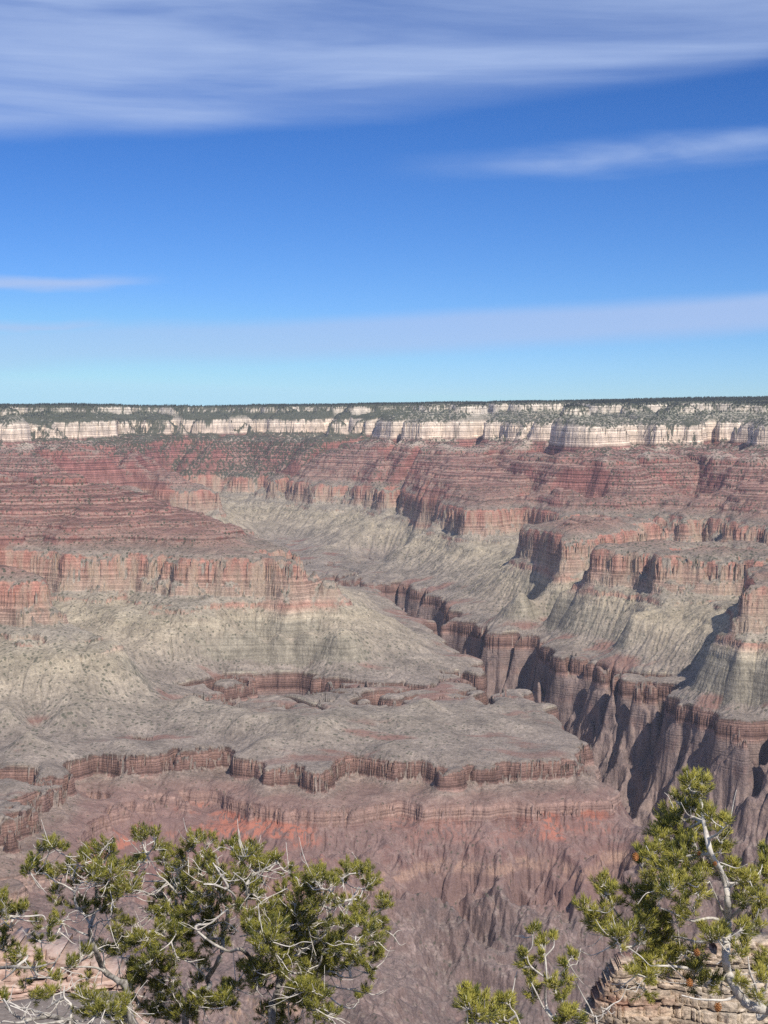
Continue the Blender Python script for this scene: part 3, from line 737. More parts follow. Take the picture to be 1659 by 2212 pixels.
def tree(name, label, cat, D0, cr, trunk, limbs, clumps, need, root_px, r_trunk, thick, dspread=0.5, tufts=7, nn=44, nl=0.040, nw=0.0028, bare=40, dens=2.1, cones=(), group=None, wood=None, cr_cl=None):
    """trunk and limbs follow the photograph; every leafy clump hangs on the nearest limb"""
    wood = wood or BARK
    scale = D0/F*0.3968
    def depth(x, y):                                   # a rounded crown, not a flat fan
        return D0 + dspread*math.sin(x*0.011+1.3)*math.cos(y*0.009) + rng.normal(0, dspread*0.28)
    root = bpy.data.objects.new(name, None); COL.objects.link(root)
    base = P3(root_px, D0); gz = float(ground_z(np.array(math.hypot(base[0], base[1])), 0))
    base[2] = gz - 0.05
    root.location = base; bpy.context.view_layer.update()
    root['label'] = label; root['category'] = cat
    if group: root['group'] = group
    ta = Acc(); tp = [P3(px_(cr, *p), D0) for p in trunk]
    for i in range(1, len(tp)): tp[i] = tp[i]*(1 + 0.012*rng.normal())
    down = base.copy(); down[:2] = tp[0][:2]*0.5 + base[:2]*0.5; tp0 = [base, (base+tp[0])/2 + np.array([0.06, 0.03, 0])]
    path = smooth_path(np.array(tp0+tp), 5); tube(ta, path, r_trunk*1.25, r_trunk*0.28, 9)
    acc_mesh('trunk', ta, TRUNK if (r_trunk > 0.015 and D0 > 10) else wood, root)
    nodes = []; owner = []
    for p in path[8:]: nodes.append(p); owner.append(0)
    L = []
    for li, lb in enumerate(limbs):
        c = cr
        if isinstance(lb[0], int): c = lb[0]; lb = lb[1]
        arr = [px_(c, *p) for p in lb]
        ds = [depth(*lb[0])]
        p0 = P3(arr[0], ds[0]); nd = np.array(nodes); 
        # join to the nearest wood
        d0 = np.array([P3(arr[0], dd) for dd in [D0-0.5, D0, D0+0.5]])
        k = int(np.argmin(np.linalg.norm(nd/np.linalg.norm(nd, axis=1)[:, None] - p0/np.linalg.norm(p0), axis=1) + 0.02*np.abs(np.linalg.norm(nd, axis=1)-np.linalg.norm(p0))/D0))
        start = nodes[k]; dcur = np.linalg.norm(start)/math.hypot(1, pix_dir(*arr[0])[1])
        pts = [start]
        tgt = depth(*lb[-1])
        for i, q in enumerate(arr):
            dd = dcur + (tgt-dcur)*(i/max(1, len(arr)-1)) + rng.normal(0, 0.02)
            pt = P3(q, dd)
            if i == 0 and np.linalg.norm(pt-start) < 0.03: continue
            pts.append(pt)
        if len(pts) < 2: continue
        pa = smooth_path(np.array(pts), 5)
        a_ = Acc(); r0 = thick*rng.uniform(0.75, 1.15); tube(a_, pa, r0, r0*0.38, 7)
        L.append([a_, Acc()]); idx = len(L)
        for p in pa[1:]: nodes.append(p); owner.append(idx)
    if not L: L.append([Acc(), Acc()])
    nodesA = np.array(nodes); own = np.array(owner)
    if (own > 0).any(): nodesA = nodesA[own > 0]; own = own[own > 0]
    todo = []
    for c in clumps:
        cc = cr
        if len(c) == 4: cc = c[0]; c = c[1:]
        R = c[2]*scale
        k = max(1, int(round((c[2]/40.0)**2*dens)))
        for _ in range(k):
            dx, dy = (rng.uniform(-0.65, 0.65, 2)*c[2] if k > 1 else (0, 0))
            todo.append((P3(px_(cc, c[0]+dx, c[1]+dy), depth(c[0], c[1])), R*(1.0 if k == 1 else 0.85)))
    # nearest first
    while todo:
        dm = [float(np.min(np.linalg.norm(nodesA-t_[0], axis=1))) for t_ in todo]
        order = np.argsort(dm)[:max(1, len(todo)//3)]
        for oi in order:
            cpt, R = todo[oi]
            dist = np.linalg.norm(nodesA-cpt, axis=1) + 0.35*np.abs(nodesA[:, 1]-cpt[1])*0
            k = int(np.argmin(dist)); st = nodesA[k]; ow = max(1, own[k])
            a_, fo = L[ow-1]
            vec = cpt-st; ln = np.linalg.norm(vec)
            mid = (st+cpt)/2 + np.array([rng.normal(0, 0.10), rng.normal(0, 0.10), -abs(rng.normal(0.10, 0.08))])*ln
            pa = smooth_path(np.array([st, mid, cpt]), 4)
            tube(a_, pa, min(0.0075, 0.0035+ln*0.014)*thick/0.012, 0.0026, 5)
            nodesA = np.vstack([nodesA, pa[2:]]); own = np.r_[own, np.full(len(pa)-2, ow)]
            out = vec/(ln+1e-6)
            for q in range(tufts):
                d_ = rng.normal(size=3); d_ /= np.linalg.norm(d_)
                off = d_*R*rng.uniform(0.25, 0.85)
                bpt = cpt + off
                ax = 0.7*d_ + np.array([0, 0, 0.75]) + 0.45*out + rng.normal(0, 0.2, 3); ax /= np.linalg.norm(ax)
                ln2 = min(0.07, R*0.9+0.02)*rng.uniform(0.7, 1.2)
                st2 = cpt + off*0.15 - out*0.02
                tube(a_, smooth_path(np.array([st2, bpt, bpt+ax*ln2]), 2), 0.0026, 0.0016, 4)
                needles(fo, bpt, ax, ln2, nn, nl, nw)
        keep = set(range(len(todo))) - set(int(o) for o in order)
        todo = [todo[i] for i in sorted(keep)]
    for _ in range(bare):                               # bare curling twigs
        k = rng.integers(len(nodesA)); st = nodesA[k]; ow = max(1, own[k])
        d_ = rng.normal(size=3)*np.array([1, 0.6, 0.7]); d_ /= np.linalg.norm(d_); ln = rng.uniform(0.06, 0.24)
        sag = np.array([0, 0, -rng.uniform(0.0, 0.6)])
        p1 = st + d_*ln*0.5 + sag*ln*0.3; p2 = st + d_*ln*0.85 + sag*ln*0.25 + np.array([0, 0, 0.05])*rng.uniform(-1, 1); p3 = p2 + (d_ + np.array([0, 0, rng.uniform(-0.3, 1.0)]))*ln*0.3
        tube(L[ow-1][0], smooth_path(np.array([st, p1, p2, p3]), 4), 0.0045, 0.0016, 5)
        if rng.random() < 0.6:
            p4 = p1 + (rng.normal(size=3)*0.5+d_)*ln*0.4
            tube(L[ow-1][0], smooth_path(np.array([p1, (p1+p4)/2+rng.normal(0, 0.01, 3), p4]), 3), 0.003, 0.0014, 4)
    for a_, fo in L:
        if not a_.v and not fo.v: continue
        b = acc_mesh('branch', a_, wood, root)
        if fo.v:
            f_ = acc_mesh('foliage', fo, need, None, smooth=False); f_.parent = b; f_.matrix_parent_inverse = b.matrix_world.inverted()
            f_.matrix_parent_inverse = (b.matrix_world).inverted() if False else Matrix.Identity(4)
            b_ = b
    bpy.context.view_layer.update()
    for (x, y, r) in cones:
        pine_cone(P3(px_(cr, x, y), D0-dspread*0.75), r*scale*1.05, root)
    return root

def pine_cone(c, R, root):
    a_ = Acc()
    tilt = Matrix.Rotation(rng.uniform(-0.6, 0.6), 3, 'X') @ Matrix.Rotation(rng.uniform(-0.5, 0.5), 3, 'Y')
    tm = np.array(tilt)
    core = []
    n = 9; ring = 8
    for i in range(n):
        t = i/(n-1); z = (t-0.5)*2*R*0.95; rr_ = R*0.55*math.sin(math.pi*(0.12+0.8*t))
        core.append([(rr_*math.cos(k*2*math.pi/ring), rr_*math.sin(k*2*math.pi/ring), z) for k in range(ring)])
    v = np.array(core).reshape(-1, 3)
    i = np.arange(n-1)[:, None]*ring; k = np.arange(ring)[None]; k2 = (k+1) % ring
    a_.add(v@tm.T + c, np.stack([i+k, i+k2, i+ring+k2, i+ring+k], -1).reshape(-1, 4))
    for j in range(38):                                # overlapping scales in a spiral
        t = (j+0.5)/38; ph = j*2.39996; z = (t-0.5)*2*R*0.92; rr_ = R*0.55*math.sin(math.pi*(0.12+0.8*t))
        o = np.array([math.cos(ph), math.sin(ph), 0.0]); s_ = np.array([-math.sin(ph), math.cos(ph), 0.0]); up = np.array([0, 0, 1.0])
        b = o*rr_*0.7 + up*z; tip = o*(rr_ + R*0.42) + up*(z+R*0.20); w_ = R*0.26
        v = np.array([b-s_*w_*0.5, b+s_*w_*0.5, tip+s_*w_, tip-s_*w_, tip+up*R*0.10, b+up*R*0.12])
        a_.add(v@tm.T + c, np.array([[0, 1, 2, 3], [3, 2, 4, 4], [0, 3, 4, 5], [2, 1, 5, 4]]))
    acc_mesh('pine_cone', a_, CONE, root, smooth=False)

LT_CL = [(250,160,45),(335,165,20),(150,270,35),(190,240,35),(230,280,40),(280,300,35),(370,260,50),(400,310,40),(530,170,50),(610,160,40),(470,210,40),(540,230,50),(600,290,50),(650,230,40),(560,330,50),(510,300,40),(300,390,25),(440,490,45),(300,450,25),
 (700,370,45),(640,370,40),(600,420,45),(210,570,30),(260,570,30),(330,540,30),(200,650,25),(270,650,25),(380,775,35),(460,720,35),(550,690,40),(620,520,30),(470,860,28),(560,480,35)]
tree('pinyon_pine', 'pinyon pine with a leaning pale trunk at left, in front of the pink talus slope', 'pine tree', 11.3, 1,
     [(700,990),(650,880),(580,830),(545,770),(520,700),(495,640),(490,580),(515,500),(525,420),(520,340),(500,270)],
     [[(495,630),(440,610),(400,590),(340,560),(300,565),(230,590)], [(490,590),(540,550),(600,540)], [(515,480),(560,470),(620,440),(680,400),(740,395)],
      [(495,560),(450,500),(410,450),(405,390),(350,350),(300,330),(250,290),(200,285)], [(405,400),(440,340),(500,330)], [(525,330),(560,290),(510,265),(450,250),(410,235)],
      [(520,700),(480,740),(430,770),(380,790)], [(580,830),(520,800),(440,795),(330,800)], [(340,560),(300,630),(270,650),(210,655)], [(525,420),(600,400),(650,330),(640,230)]],
     LT_CL, NEED_A, (330, 2330), 0.024, 0.010, 0.45, bare=90)
LC_CL = [(760,110,45),(840,90,30),(880,140,40),(760,240,35),(720,280,30),(700,680,45),(750,660,40),(820,650,35),(870,610,40),(930,590,35),(840,500,35),(720,570,30),(860,800,30),
 (1050,120,40),(1040,160,35),(1140,120,30),(1190,150,25),(960,190,30),(1000,230,35),(900,200,35),(900,240,30),(960,290,35),(1080,230,40),(1130,210,35),(1150,260,35),(1080,310,40),(1010,350,45),(940,330,40),(880,380,40),(950,400,40),(1010,430,40),(930,460,40),(1180,310,45),(1130,380,45),
 (1200,420,40),(1250,330,40),(1010,590,40),(980,530,35),(1060,450,30),(1000,980,45),(960,1030,40),(1060,1040,40),(1100,960,30),(870,900,40),(780,880,40),(720,880,35),(930,880,35),(640,650,30),(820,720,35),(780,800,35),(1120,480,35)]
_r = np.random.default_rng(5)
LC_CL += [(float(_r.uniform(640, 1240)), float(_r.uniform(470, 1090)), 34) for _ in range(58)]
tree('pinyon_pine', 'middle pinyon pine with twisted pale limbs, between the leaning pine and the broad one', 'pine tree', 11.8, 1,
     [(1010,1100),(1060,960),(1140,900),(1130,860),(1180,780),(1210,700),(1215,600),(1240,500),(1200,380),(1190,250),(1170,180)],
     [[(1130,860),(1060,790),(960,720),(900,650),(880,600)], [(1120,640),(1075,600),(1030,540),(980,510)], [(960,720),(900,740),(820,760),(740,780),(690,770)],
      [(1060,560),(980,420),(920,345),(880,310),(820,290),(780,280),(810,230),(800,180),(760,140)], [(800,180),(840,140),(850,90)], [(840,400),(780,385),(710,350),(640,320)], [(900,330),(830,330),(750,330)],
      [(1060,560),(1010,470),(990,380),(960,270),(930,250),(870,220)], [(960,270),(1010,240)], [(1200,380),(1110,345),(1090,190),(1100,160)], [(950,740),(950,860),(960,900)], [(960,720),(830,880)],
      [(1130,660),(1180,560),(1240,560),(1300,605)], [(1000,560),(880,600),(810,600)]],
     LC_CL, NEED_A, (455, 2340), 0.026, 0.010, 0.5, bare=170)
LR_CL = [(1260,140,30),(1310,160,45),(1370,180,45),(1320,220,45),(1400,240,45),(1440,260,40),(1480,240,30),(1510,210,25),(1290,300,40),(1330,370,45),(1390,400,45),(1400,340,30),(1270,480,35),(1570,290,40),(1600,370,40),(1560,400,35),(1640,390,30),(1600,460,40),(1530,500,40),(1640,500,40),
 (1470,500,45),(1400,560,45),(1480,580,50),(1560,560,50),(1620,590,45),(1430,640,45),(1500,660,45),(1600,660,40),(1350,600,40),(1340,540,35),(1340,790,35),(1400,820,45),(1360,850,35),(1420,900,40),(1280,890,40),(1250,930,35),(1200,980,40),(1260,1000,35)] + \
 [(5,)+c for c in [(610,300,40),(660,300,35),(680,340,35),(640,350,35),(590,330,30),(560,370,35),(600,400,35),(790,260,30),(770,290,30),(850,270,35),(880,300,35),(900,340,35),(870,370,30),(770,330,30),(980,450,35),(1000,480,30),(640,450,40),(600,470,35),(760,480,40),(830,480,40),(860,520,35),(820,560,40),(760,590,40),(560,520,45),(500,560,50),(570,590,45),
 (620,600,40),(460,490,40),(880,580,40),(920,610,30),(980,590,22),(970,550,18),(940,660,25),(880,640,30),(800,690,35),(850,700,40),(790,740,35),(860,770,35),(930,760,30),(960,740,22),(650,740,35),(560,690,45),(500,700,40),(620,660,40),(680,790,30),(740,810,30),(900,830,20),(560,760,40),(450,760,40),(560,830,40),(620,930,35),(660,960,30),(600,980,30),(540,1000,30),
 (460,1080,40),(560,890,35),(845,965,18),(880,935,18),(520,920,30)]]
LR_CL += [(5, float(_r.uniform(300, 800)), float(_r.uniform(560, 1080)), 34) for _ in range(46)]
tree('pinyon_pine', 'broad pinyon pine, right of the left group, its crown reaching furthest right', 'pine tree', 11.0, 1,
     [(1480,1100),(1490,1000),(1510,930),(1525,860),(1530,810),(1480,820),(1430,790),(1370,750),(1310,700),(1250,710),(1180,680),(1120,640)],
     [[(1075,600),(1070,570),(1140,560),(1180,530),(1230,490),(1290,450),(1330,475),(1380,480),(1440,430),(1500,400),(1560,370)], [(1290,450),(1260,390),(1170,350),(1110,345)], [(1240,355),(1200,290),(1160,230)],
      [(1340,470),(1340,350),(1270,280)], [(1340,350),(1380,280),(1400,240)], [(1360,310),(1430,270),(1500,230)], [(1400,770),(1460,700),(1530,670),(1600,620),(1650,560)],
      (5, [(420,820),(470,760),(560,700),(640,640),(690,580),(690,480),(700,400),(730,340),(780,300),(830,285)]), (5, [(690,480),(640,460),(590,440)]), (5, [(700,400),(690,380),(640,370)]),
      (5, [(420,820),(520,830),(620,800),(660,710),(720,690),(770,650)]), (5, [(620,830),(700,820),(760,850),(830,850),(880,820)]), (5, [(560,870),(700,900),(740,910),(800,920),(870,935),(910,940)]),
      (5, [(670,880),(680,940),(710,980),(760,1010),(810,1020),(840,990)]), (5, [(750,560),(830,540),(890,525),(940,500),(990,470)]), (5, [(740,440),(800,430),(850,420),(870,370)]), (5, [(780,500),(800,440),(850,360)]),
      (5, [(650,720),(760,700),(800,690),(830,630)]), (5, [(470,740),(520,790),(550,900),(545,960)]), (5, [(350,710),(300,620),(200,630)]), (5, [(800,780),(880,770),(940,820)])],
     LR_CL, NEED_A, (560, 2340), 0.026, 0.011, 0.5, bare=210)
tree('pinyon_branches', 'low pinyon boughs entering at the far left edge above the pale ledge', 'pine tree', 10.8, 1,
     [(-160,1000),(-140,900),(-110,830),(-60,800),(0,800),(90,795),(180,800),(300,770)],
     [[(-110,830),(-120,650),(-60,500),(0,480),(60,520),(150,545),(210,548)], [(90,795),(150,740),(100,715),(50,690)], [(60,520),(160,520),(230,515),(250,540)], [(180,800),(200,850),(140,860)], [(0,480),(20,460)],
      [(90,795),(60,830),(10,870)], [(300,775),(270,830),(245,880)], [(60,560),(70,600)]],
     [(15,450,35),(20,490,30),(110,510,35),(90,520,25),(30,600,25),(50,690,40),(90,740,35),(100,780,30),(210,750,25),(200,820,25),(140,890,20),(300,860,25),(-20,420,40),(5,520,30),(20,660,30)],
     NEED_A, (-75, 2300), 0.022, 0.010, 0.3, bare=22)
tree('low_pinyon', 'small low pinyon in the bottom left corner among bare grey branches', 'pine tree', 10.2, 1,
     [(420,1180),(350,1090),(270,1065),(180,1080),(100,1070),(30,1010)],
     [[(270,1065),(200,1040),(120,1020),(60,1010),(20,970)], [(180,1080),(100,1100),(20,1090)], [(380,1120),(390,1010),(350,960),(350,900)], [(420,1180),(500,1080),(490,1000),(450,950)], [(500,1080),(600,1040),(680,1000)], [(350,960),(300,990),(250,1025)], [(350,1090),(280,1100),(120,1120)]],
     [(290,930,30),(450,950,40),(500,1000,50),(590,1030,45),(680,1000,35),(200,960,35),(30,970,30),(540,1050,40),(430,1040,30)],
     NEED_A, (190, 2330), 0.022, 0.011, 0.3, bare=50)
RP_CL = [(1220,-200,40),(1240,-150,40),(1310,-210,35),(1300,-160,30),(1190,-80,40),(1240,-60,40),(1280,-40,30),(1130,-40,45),(1180,0,45),(1100,20,40),(1080,80,40),(1140,90,45),(1200,100,40),(1260,60,40),(1340,-30,30),(1340,0,25),(1430,10,25),(1390,80,30),(1420,120,35),(1400,170,35),(1250,150,50),(1320,210,50),
 (1230,220,50),(1350,270,45),(1280,300,50),(1180,190,45),(1120,200,45),(1060,230,40),(990,160,40),(970,240,30),(1040,170,25),(1180,270,50),(1100,300,45),(1030,330,40),(1000,380,45),(930,400,35),(940,440,35),(1050,400,50),(1010,450,45),(970,490,40),(1120,370,50),(1230,350,45),(1300,390,45),(1180,470,40),(1250,490,35),
 (750,340,35),(770,390,40),(820,370,30),(820,450,35),(790,490,35),(660,480,35),(690,530,40),(730,560,40),(770,600,35),(800,560,30),(820,640,40),(850,680,30),(910,610,35),(1000,560,45),(1060,540,45),(1020,640,50),(980,590,45),(1060,620,50),(1100,660,50),(1050,720,45),(960,800,45),(1010,760,45),(930,830,35),(1000,860,45),
 (1060,820,45),(1120,730,45),(1130,790,40),(1180,700,40),(1200,770,40),(990,930,35),(1130,540,40),(1460,240,20),(1480,330,45),(1550,310,40),(1560,370,40),(1520,430,40),(1600,420,40),(1630,480,35),(1590,540,30),(1370,600,40),(1350,650,35),(1400,630,35),(1520,590,30),(1590,590,30),(1480,730,35),(1520,700,35),(1330,600,30),
 (1270,700,35),(1270,820,40),(1330,870,40),(1400,900,30),(1480,900,25),(1250,890,30),(1620,860,40),(1600,970,30),(1500,880,30)]
tree('pinyon_pine', 'tall pinyon pine at right edge with yellow-green needles and orange-brown cones', 'pine tree', 9.0, 6,
     [(1760,1080),(1659,1030),(1570,1010),(1510,960),(1470,890),(1440,820),(1430,760),(1435,640),(1440,540),(1440,440),(1430,340),(1400,270),(1350,180),(1318,50),(1305,-40),(1290,-117),(1250,-172)],
     [[(1440,540),(1400,470),(1370,400),(1340,330)], [(1440,570),(1400,545),(1340,530),(1260,545),(1200,530),(1130,495),(1070,475)], [(1440,570),(1490,640),(1550,600),(1590,540),(1610,480)], [(1490,640),(1450,660),(1390,660)],
      [(1400,640),(1280,660),(1200,640),(1140,630)], [(1140,630),(1060,640),(980,640),(930,600),(870,550),(820,480),(790,430)], [(920,580),(860,595),(800,590)], [(980,640),(930,680),(870,690)],
      [(1490,960),(1430,975),(1350,975),(1270,970),(1190,950)], [(1310,10),(1260,-10),(1210,-5)], [(1315,100),(1380,75),(1430,30)], [(1400,250),(1450,240)], [(1430,700),(1420,750),(1380,780)], [(1430,870),(1350,840),(1300,810),(1280,740),(1200,700)],
      [(1300,400),(1200,330),(1100,300),(1000,330),(950,420)], [(1350,180),(1250,190),(1150,200),(1050,220),(990,200)], [(1305,0),(1230,40),(1140,60)], [(1430,340),(1500,340),(1560,330)], [(1440,540),(1510,480),(1560,430),(1600,420)],
      [(1350,840),(1200,800),(1080,790),(980,800)], [(1440,800),(1410,870),(1310,880)]],
     RP_CL, NEED_B, (1720, 2330), 0.030, 0.0105, 0.35, tufts=7, nn=46, nl=0.042, nw=0.0026, bare=60, dens=1.6,
     cones=[(938,200,20),(1283,180,11),(1370,235,11),(1272,720,18),(1232,885,20),(1385,1018,22)])
tree('pinyon_pine', 'pine boughs and pale bare stems at the right edge, beside the coned pine', 'pine tree', 9.5, 6,
     [(1700,1150),(1610,1080),(1605,1000),(1590,900),(1560,820),(1550,740)],
     [[(1610,1080),(1690,900),(1690,500),(1680,300),(1650,210)], [(1590,950),(1540,900),(1525,850)], [(1605,1000),(1650,900),(1640,780)]],
     [(1640,200,40),(1620,260,35),(1650,300,35),(1640,760,35),(1655,820,30),(1690,250,40)], NEED_B, (1690, 2340), 0.014, 0.008, 0.2, bare=8)
tree('pine_sapling', 'thin pine sapling with sparse tufts, just left of the rock outcrop', 'pine tree', 8.6, 6,
     [(510,1140),(500,1090),(450,1000),(450,880),(455,860),(445,740),(430,690),(395,630)],
     [[(455,860),(400,820),(360,780),(345,720)], [(455,860),(540,830),(570,770),(585,750)], [(445,740),(490,690),(495,650)], [(500,1100),(440,1020),(400,940),(360,860)], [(510,1120),(560,1060),(540,980)]],
     [(380,610,20),(430,690,26),(420,740,22),(325,745,18),(490,645,12),(590,740,15),(550,790,12),(345,800,20),(360,850,28),(370,910,32),(385,960,32),(480,890,28),(550,880,28),(510,930,32),(540,970,32),(580,1050,40),(540,1080,38),(620,1090,30)],
     NEED_B, (1200, 2340), 0.009, 0.007, 0.15, tufts=6, bare=4)
tree('pine_shrub', 'bushy pine top poking up at the bottom edge, left of the sapling', 'pine tree', 8.4, 6,
     [(120,1250),(110,1150),(100,1060),(95,990)],
     [[(110,1150),(60,1080),(30,990)], [(110,1150),(160,1090),(170,1030)], [(330,1200),(290,1060),(260,1020),(250,980)], [(290,1060),(230,1090),(220,1010)]],
     [(30,960,35),(20,1020,35),(90,970,40),(100,1040,45),(150,1040,35),(60,1080,40),(240,970,35),(220,1030,35),(240,1080,35),(190,1090,30)],
     NEED_B, (1040, 2350), 0.010, 0.007, 0.15, bare=4)
tree('dead_branch', 'bare pale dead branch leaning left beside the sapling', 'branch', 8.5, 6,
     [(730,1150),(720,1100),(690,1020),(650,950),(620,890),(595,835)], [[(720,1100),(760,1060),(750,1010)]], [], NEED_B, (1300, 2340), 0.006, 0.004, 0.1, bare=2)

# ------------------------------------------------------------------ rock outcrops below the rim
def f_lime(t, bs):
    P = t.new('ShaderNodeNewGeometry').outputs['Position']
    sx = t.new('ShaderNodeSeparateXYZ'); t.lk(P, sx.inputs[0])
    n = t.noise(t.vmap(P, (2.6, 2.6, 3.4)), 1, 6, 0.7); nb = t.noise(t.vmap(P, (0.10, 0.10, 0.22)), 1, 4, 0.6)
    bd = t.noise(None, 1.6, 4, 0.7, dims='1D', w=sx.outputs[2])
    c = t.ramp(nb, [(0.36, (.27, .12, .09)), (0.43, (.40, .24, .17)), (0.50, (.54, .42, .31)), (0.7, (.60, .51, .40))])
    c = t.mix(1.0, c, t.mr(bd, 0.35, 0.65, 0.65, 1.2), 'MULTIPLY')
    t.lk(t.mix(1.0, c, t.mr(n, 0.35, 0.65, 0.45, 1.35), 'MULTIPLY'), bs.inputs['Base Color'])
    bp = t.new('ShaderNodeBump'); bp.inputs['Distance'].default_value = 0.16; t.lk(n, bp.inputs['Height']); t.lk(bp.outputs[0], bs.inputs['Normal'])
LIME = simple_mat('layered_limestone', f_lime)
def f_pale(t, bs):
    P = t.new('ShaderNodeNewGeometry').outputs['Position']
    sx = t.new('ShaderNodeSeparateXYZ'); t.lk(P, sx.inputs[0])
    n = t.noise(t.vmap(P, (0.5, 0.5, 0.9)), 1, 6, 0.65)
    bd = t.noise(None, 0.8, 4, 0.7, dims='1D', w=sx.outputs[2])
    c = t.ramp(n, [(0.35, (.36, .23, .18)), (0.5, (.50, .36, .29)), (0.7, (.58, .45, .37))])
    t.lk(t.mix(1.0, c, t.mr(bd, 0.35, 0.65, 0.72, 1.15), 'MULTIPLY'), bs.inputs['Base Color'])
    bp = t.new('ShaderNodeBump'); bp.inputs['Distance'].default_value = 0.3; t.lk(n, bp.inputs['Height']); t.lk(bp.outputs[0], bs.inputs['Normal'])
PALE = simple_mat('pale_sandstone', f_pale)
def outcrop(name, label, D, top, depth_m, layer, blk, mat, seed, lean=1.0):
    """beds of rock stepping back under a given skyline, each bed one jointed, weathered ledge"""
    r_ = np.random.default_rng(seed)
    pts = [P3(p, D) for p in top]
    xs = np.array([p[0] for p in pts]); zs = np.array([p[2] for p in pts])
    x0, x1 = xs.min(), xs.max(); dx = blk*0.14; X_ = np.arange(x0, x1, dx); n = len(X_)
    sky_ = np.interp(X_, xs, zs) + layer*1.2*fbm(X_, X_*0+seed, blk*3, 3, seed)
    zt = sky_.max() + layer; z = zs.min()-depth_m; a_ = Acc()
    while z < zt:
        h = layer*float(r_.choice([0.35, 0.6, 1.0, 1.7, 2.6], p=[.25, .25, .25, .15, .10]))
        joint = np.zeros(n); notch = np.zeros(n); hj = np.zeros(n); k = 0
        while k < n:                                    # joints at uneven spacing
            m = max(3, int(r_.gamma(2.0, blk*0.55)/dx)); joint[k:k+m] = r_.normal(0, blk*0.26); hj[k:k+m] = r_.normal(0, h*0.10)
            notch[k:k+1] = blk*r_.uniform(0.2, 0.8); k += m
        yf = D - np.clip(sky_-z, 0, 99)*lean*0.50 + r_.normal(0, blk*0.18) + blk*1.3*fbm(X_, X_*0+z*0.8, blk*5, 4, seed+3) + joint + notch + r_.normal(0, blk*0.015, n)
        keep = (z + h*0.4 < sky_)
        bot = z - h*0.15; tz = z + h + hj + r_.normal(0, h*0.02, n)
        r0 = blk*0.025*abs(r_.normal(1, .4))
        rows = [np.stack([X_, yf + r0*0.8, np.full(n, bot)], -1), np.stack([X_, yf + r_.normal(0, blk*0.045, n), np.full(n, z + h*0.2)], -1),
                np.stack([X_, yf + r_.normal(0, blk*0.045, n), z + (tz-z)*0.78], -1), np.stack([X_, yf + r0 + r_.normal(0, blk*0.02, n), tz], -1),
                np.stack([X_, yf + blk*3 + np.clip(sky_-z, 0, 99)*0.3, tz + r_.normal(0, h*0.03, n)], -1)]
        rows.append(np.stack([X_, yf + blk*3 + np.clip(sky_-z, 0, 99)*0.3, np.full(n, bot)], -1))
        v = np.array(rows); m = len(rows)
        ii = np.arange(m*n).reshape(m, n)
        q = np.stack([ii[:-1, :-1], ii[:-1, 1:], ii[1:, 1:], ii[1:, :-1]], -1)
        kk = keep[:-1] & keep[1:]
        q = q[:, kk].reshape(-1, 4)
        if len(q): 
            a_.add(v.reshape(-1, 3), q)
        z += h
    o = acc_mesh(name, a_, mat, None, smooth=False)
    bm = bmesh.new(); bm.from_mesh(o.data); bmesh.ops.delete(bm, geom=[q for q in bm.verts if not q.link_faces], context='VERTS'); bm.to_mesh(o.data); bm.free()
    o['label'] = label; o['category'] = 'rock'
    return o
outcrop('rock_outcrop', 'layered tan and red limestone outcrop at bottom right behind the coned pine', 110.0,
        [(1215, 2330), (1240, 2300), (1268, 2225), (1288, 2180), (1300, 2150), (1316, 2134), (1328, 2112), (1348, 2096), (1380, 2100), (1420, 2112), (1480, 2104), (1560, 2084), (1600, 2068), (1640, 2066), (1700, 2075), (1900, 2090)],
        20.0, 0.25, 0.75, LIME, 4)
outcrop('rock_ledge', 'pale pink sandstone ledge behind the leaning pine at bottom left', 260.0,
        [(-300, 2080), (-60, 2098), (60, 2098), (150, 2100), (210, 2118), (255, 2140), (275, 2170), (300, 2260)],
        55.0, 0.9, 4.0, PALE, 9)

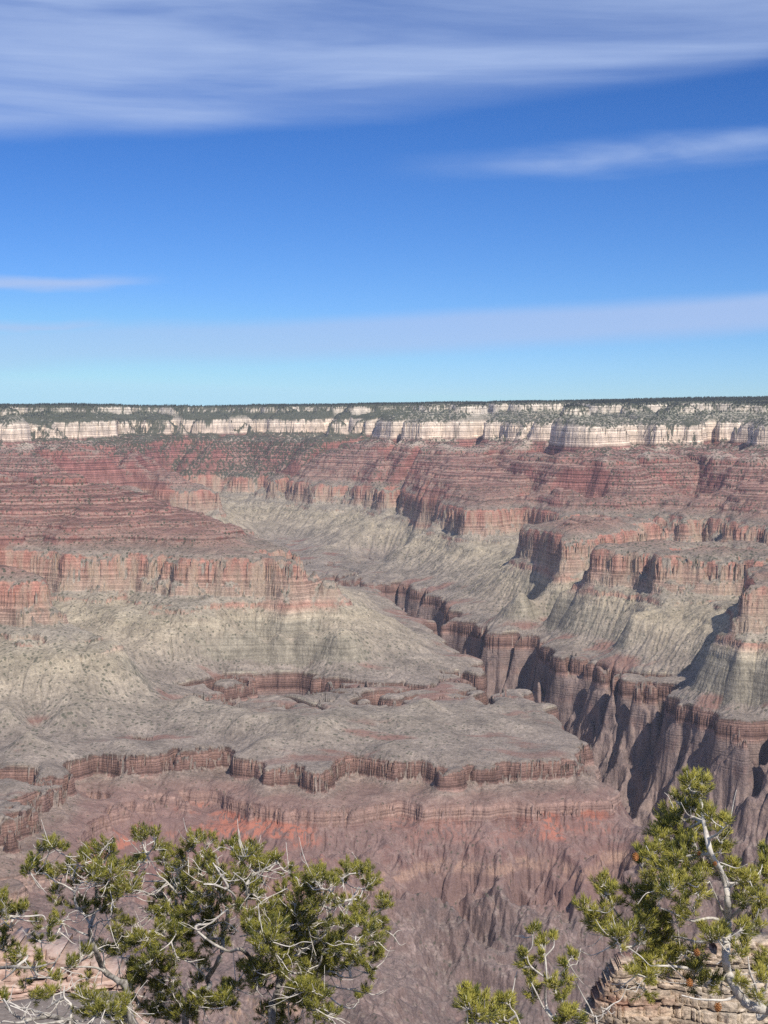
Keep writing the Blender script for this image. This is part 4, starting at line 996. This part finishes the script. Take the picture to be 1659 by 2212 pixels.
# ------------------------------------------------------------------ far rim forest: countless small conifers
def forest():
    r_ = np.random.default_rng(21)
    n = 90000
    a = r_.uniform(-0.30, 0.30, n); l = np.log(r_.uniform(10300, 16600, n))
    z, S_, u_, x, y = field(a, l); z = z + er_at(a, l)
    clump = fbm(x, y, 260, 3, 95)
    p = np.where(u_ > 1885, 0.95, np.where(u_ > 1712, 0.20 + 1.0*clump, np.where((u_ > 1530) & (u_ < 1668), 0.06 + 1.0*clump, 0.0)))
    k = r_.uniform(0, 1, n) < p
    x, y, z, u_ = x[k], y[k], z[k], u_[k]; n = len(x)
    h = r_.uniform(8, 17, n)*np.where(u_ > 1850, 1.25, 0.75); w = h*r_.uniform(0.22, 0.34, n)
    an = r_.uniform(0, 6.28, n)
    V = []
    for q in range(4): V.append(np.stack([x+w*np.cos(an+q*1.57), y+w*np.sin(an+q*1.57), z-1+h*0.12*(q % 2)], -1))
    V.append(np.stack([x+r_.normal(0, 0.4, n), y, z+h], -1))
    v = np.stack(V, 1).reshape(-1, 3)
    f = (np.array([[0, 1, 4], [1, 2, 4], [2, 3, 4], [3, 0, 4]])[None] + (np.arange(n)*5)[:, None, None]).reshape(-1, 3)
    def ff(t, bs):
        P = t.new('ShaderNodeNewGeometry').outputs['Position']
        t.lk(t.ramp(t.noise(t.vmap(P, (.02,)*3), 1, 3), [(0.35, (.016, .021, .020)), (0.65, (.038, .045, .034))]), bs.inputs['Base Color'])
    o = mesh_from('forest', v, f, {}, simple_mat('conifer_green', ff), smooth=False); o['kind'] = 'stuff'
    o['label'] = 'dark conifer forest along the far canyon rim'
    print('FOREST', n)
forest()

# ------------------------------------------------------------------ the air
def haze():
    m = bpy.data.materials.new('air'); m.use_nodes = True
    t = NT(m.node_tree); t.n.clear()
    v = t.new('ShaderNodeVolumePrincipled'); v.inputs['Color'].default_value = (0.70, 0.76, 0.90, 1)
    v.inputs['Density'].default_value = 1.15e-5; v.inputs['Anisotropy'].default_value = 0.0
    o = t.new('ShaderNodeOutputMaterial'); t.lk(v.outputs[0], o.inputs['Volume'])
    me = bpy.data.meshes.new('haze'); bm = bmesh.new(); bmesh.ops.create_cube(bm, size=1.0)
    x0, x1, y0, y1, z0, z1 = -16000, 16000, -200, 19500, -1700, 480
    for vv in bm.verts:
        vv.co = ((x0 if vv.co.x < 0 else x1), (y0 if vv.co.y < 0 else y1), (z0 if vv.co.z < 0 else z1))
    bm.to_mesh(me); bm.free(); me.materials.append(m)
    ob = bpy.data.objects.new('haze', me); COL.objects.link(ob); ob['kind'] = 'stuff'
haze()
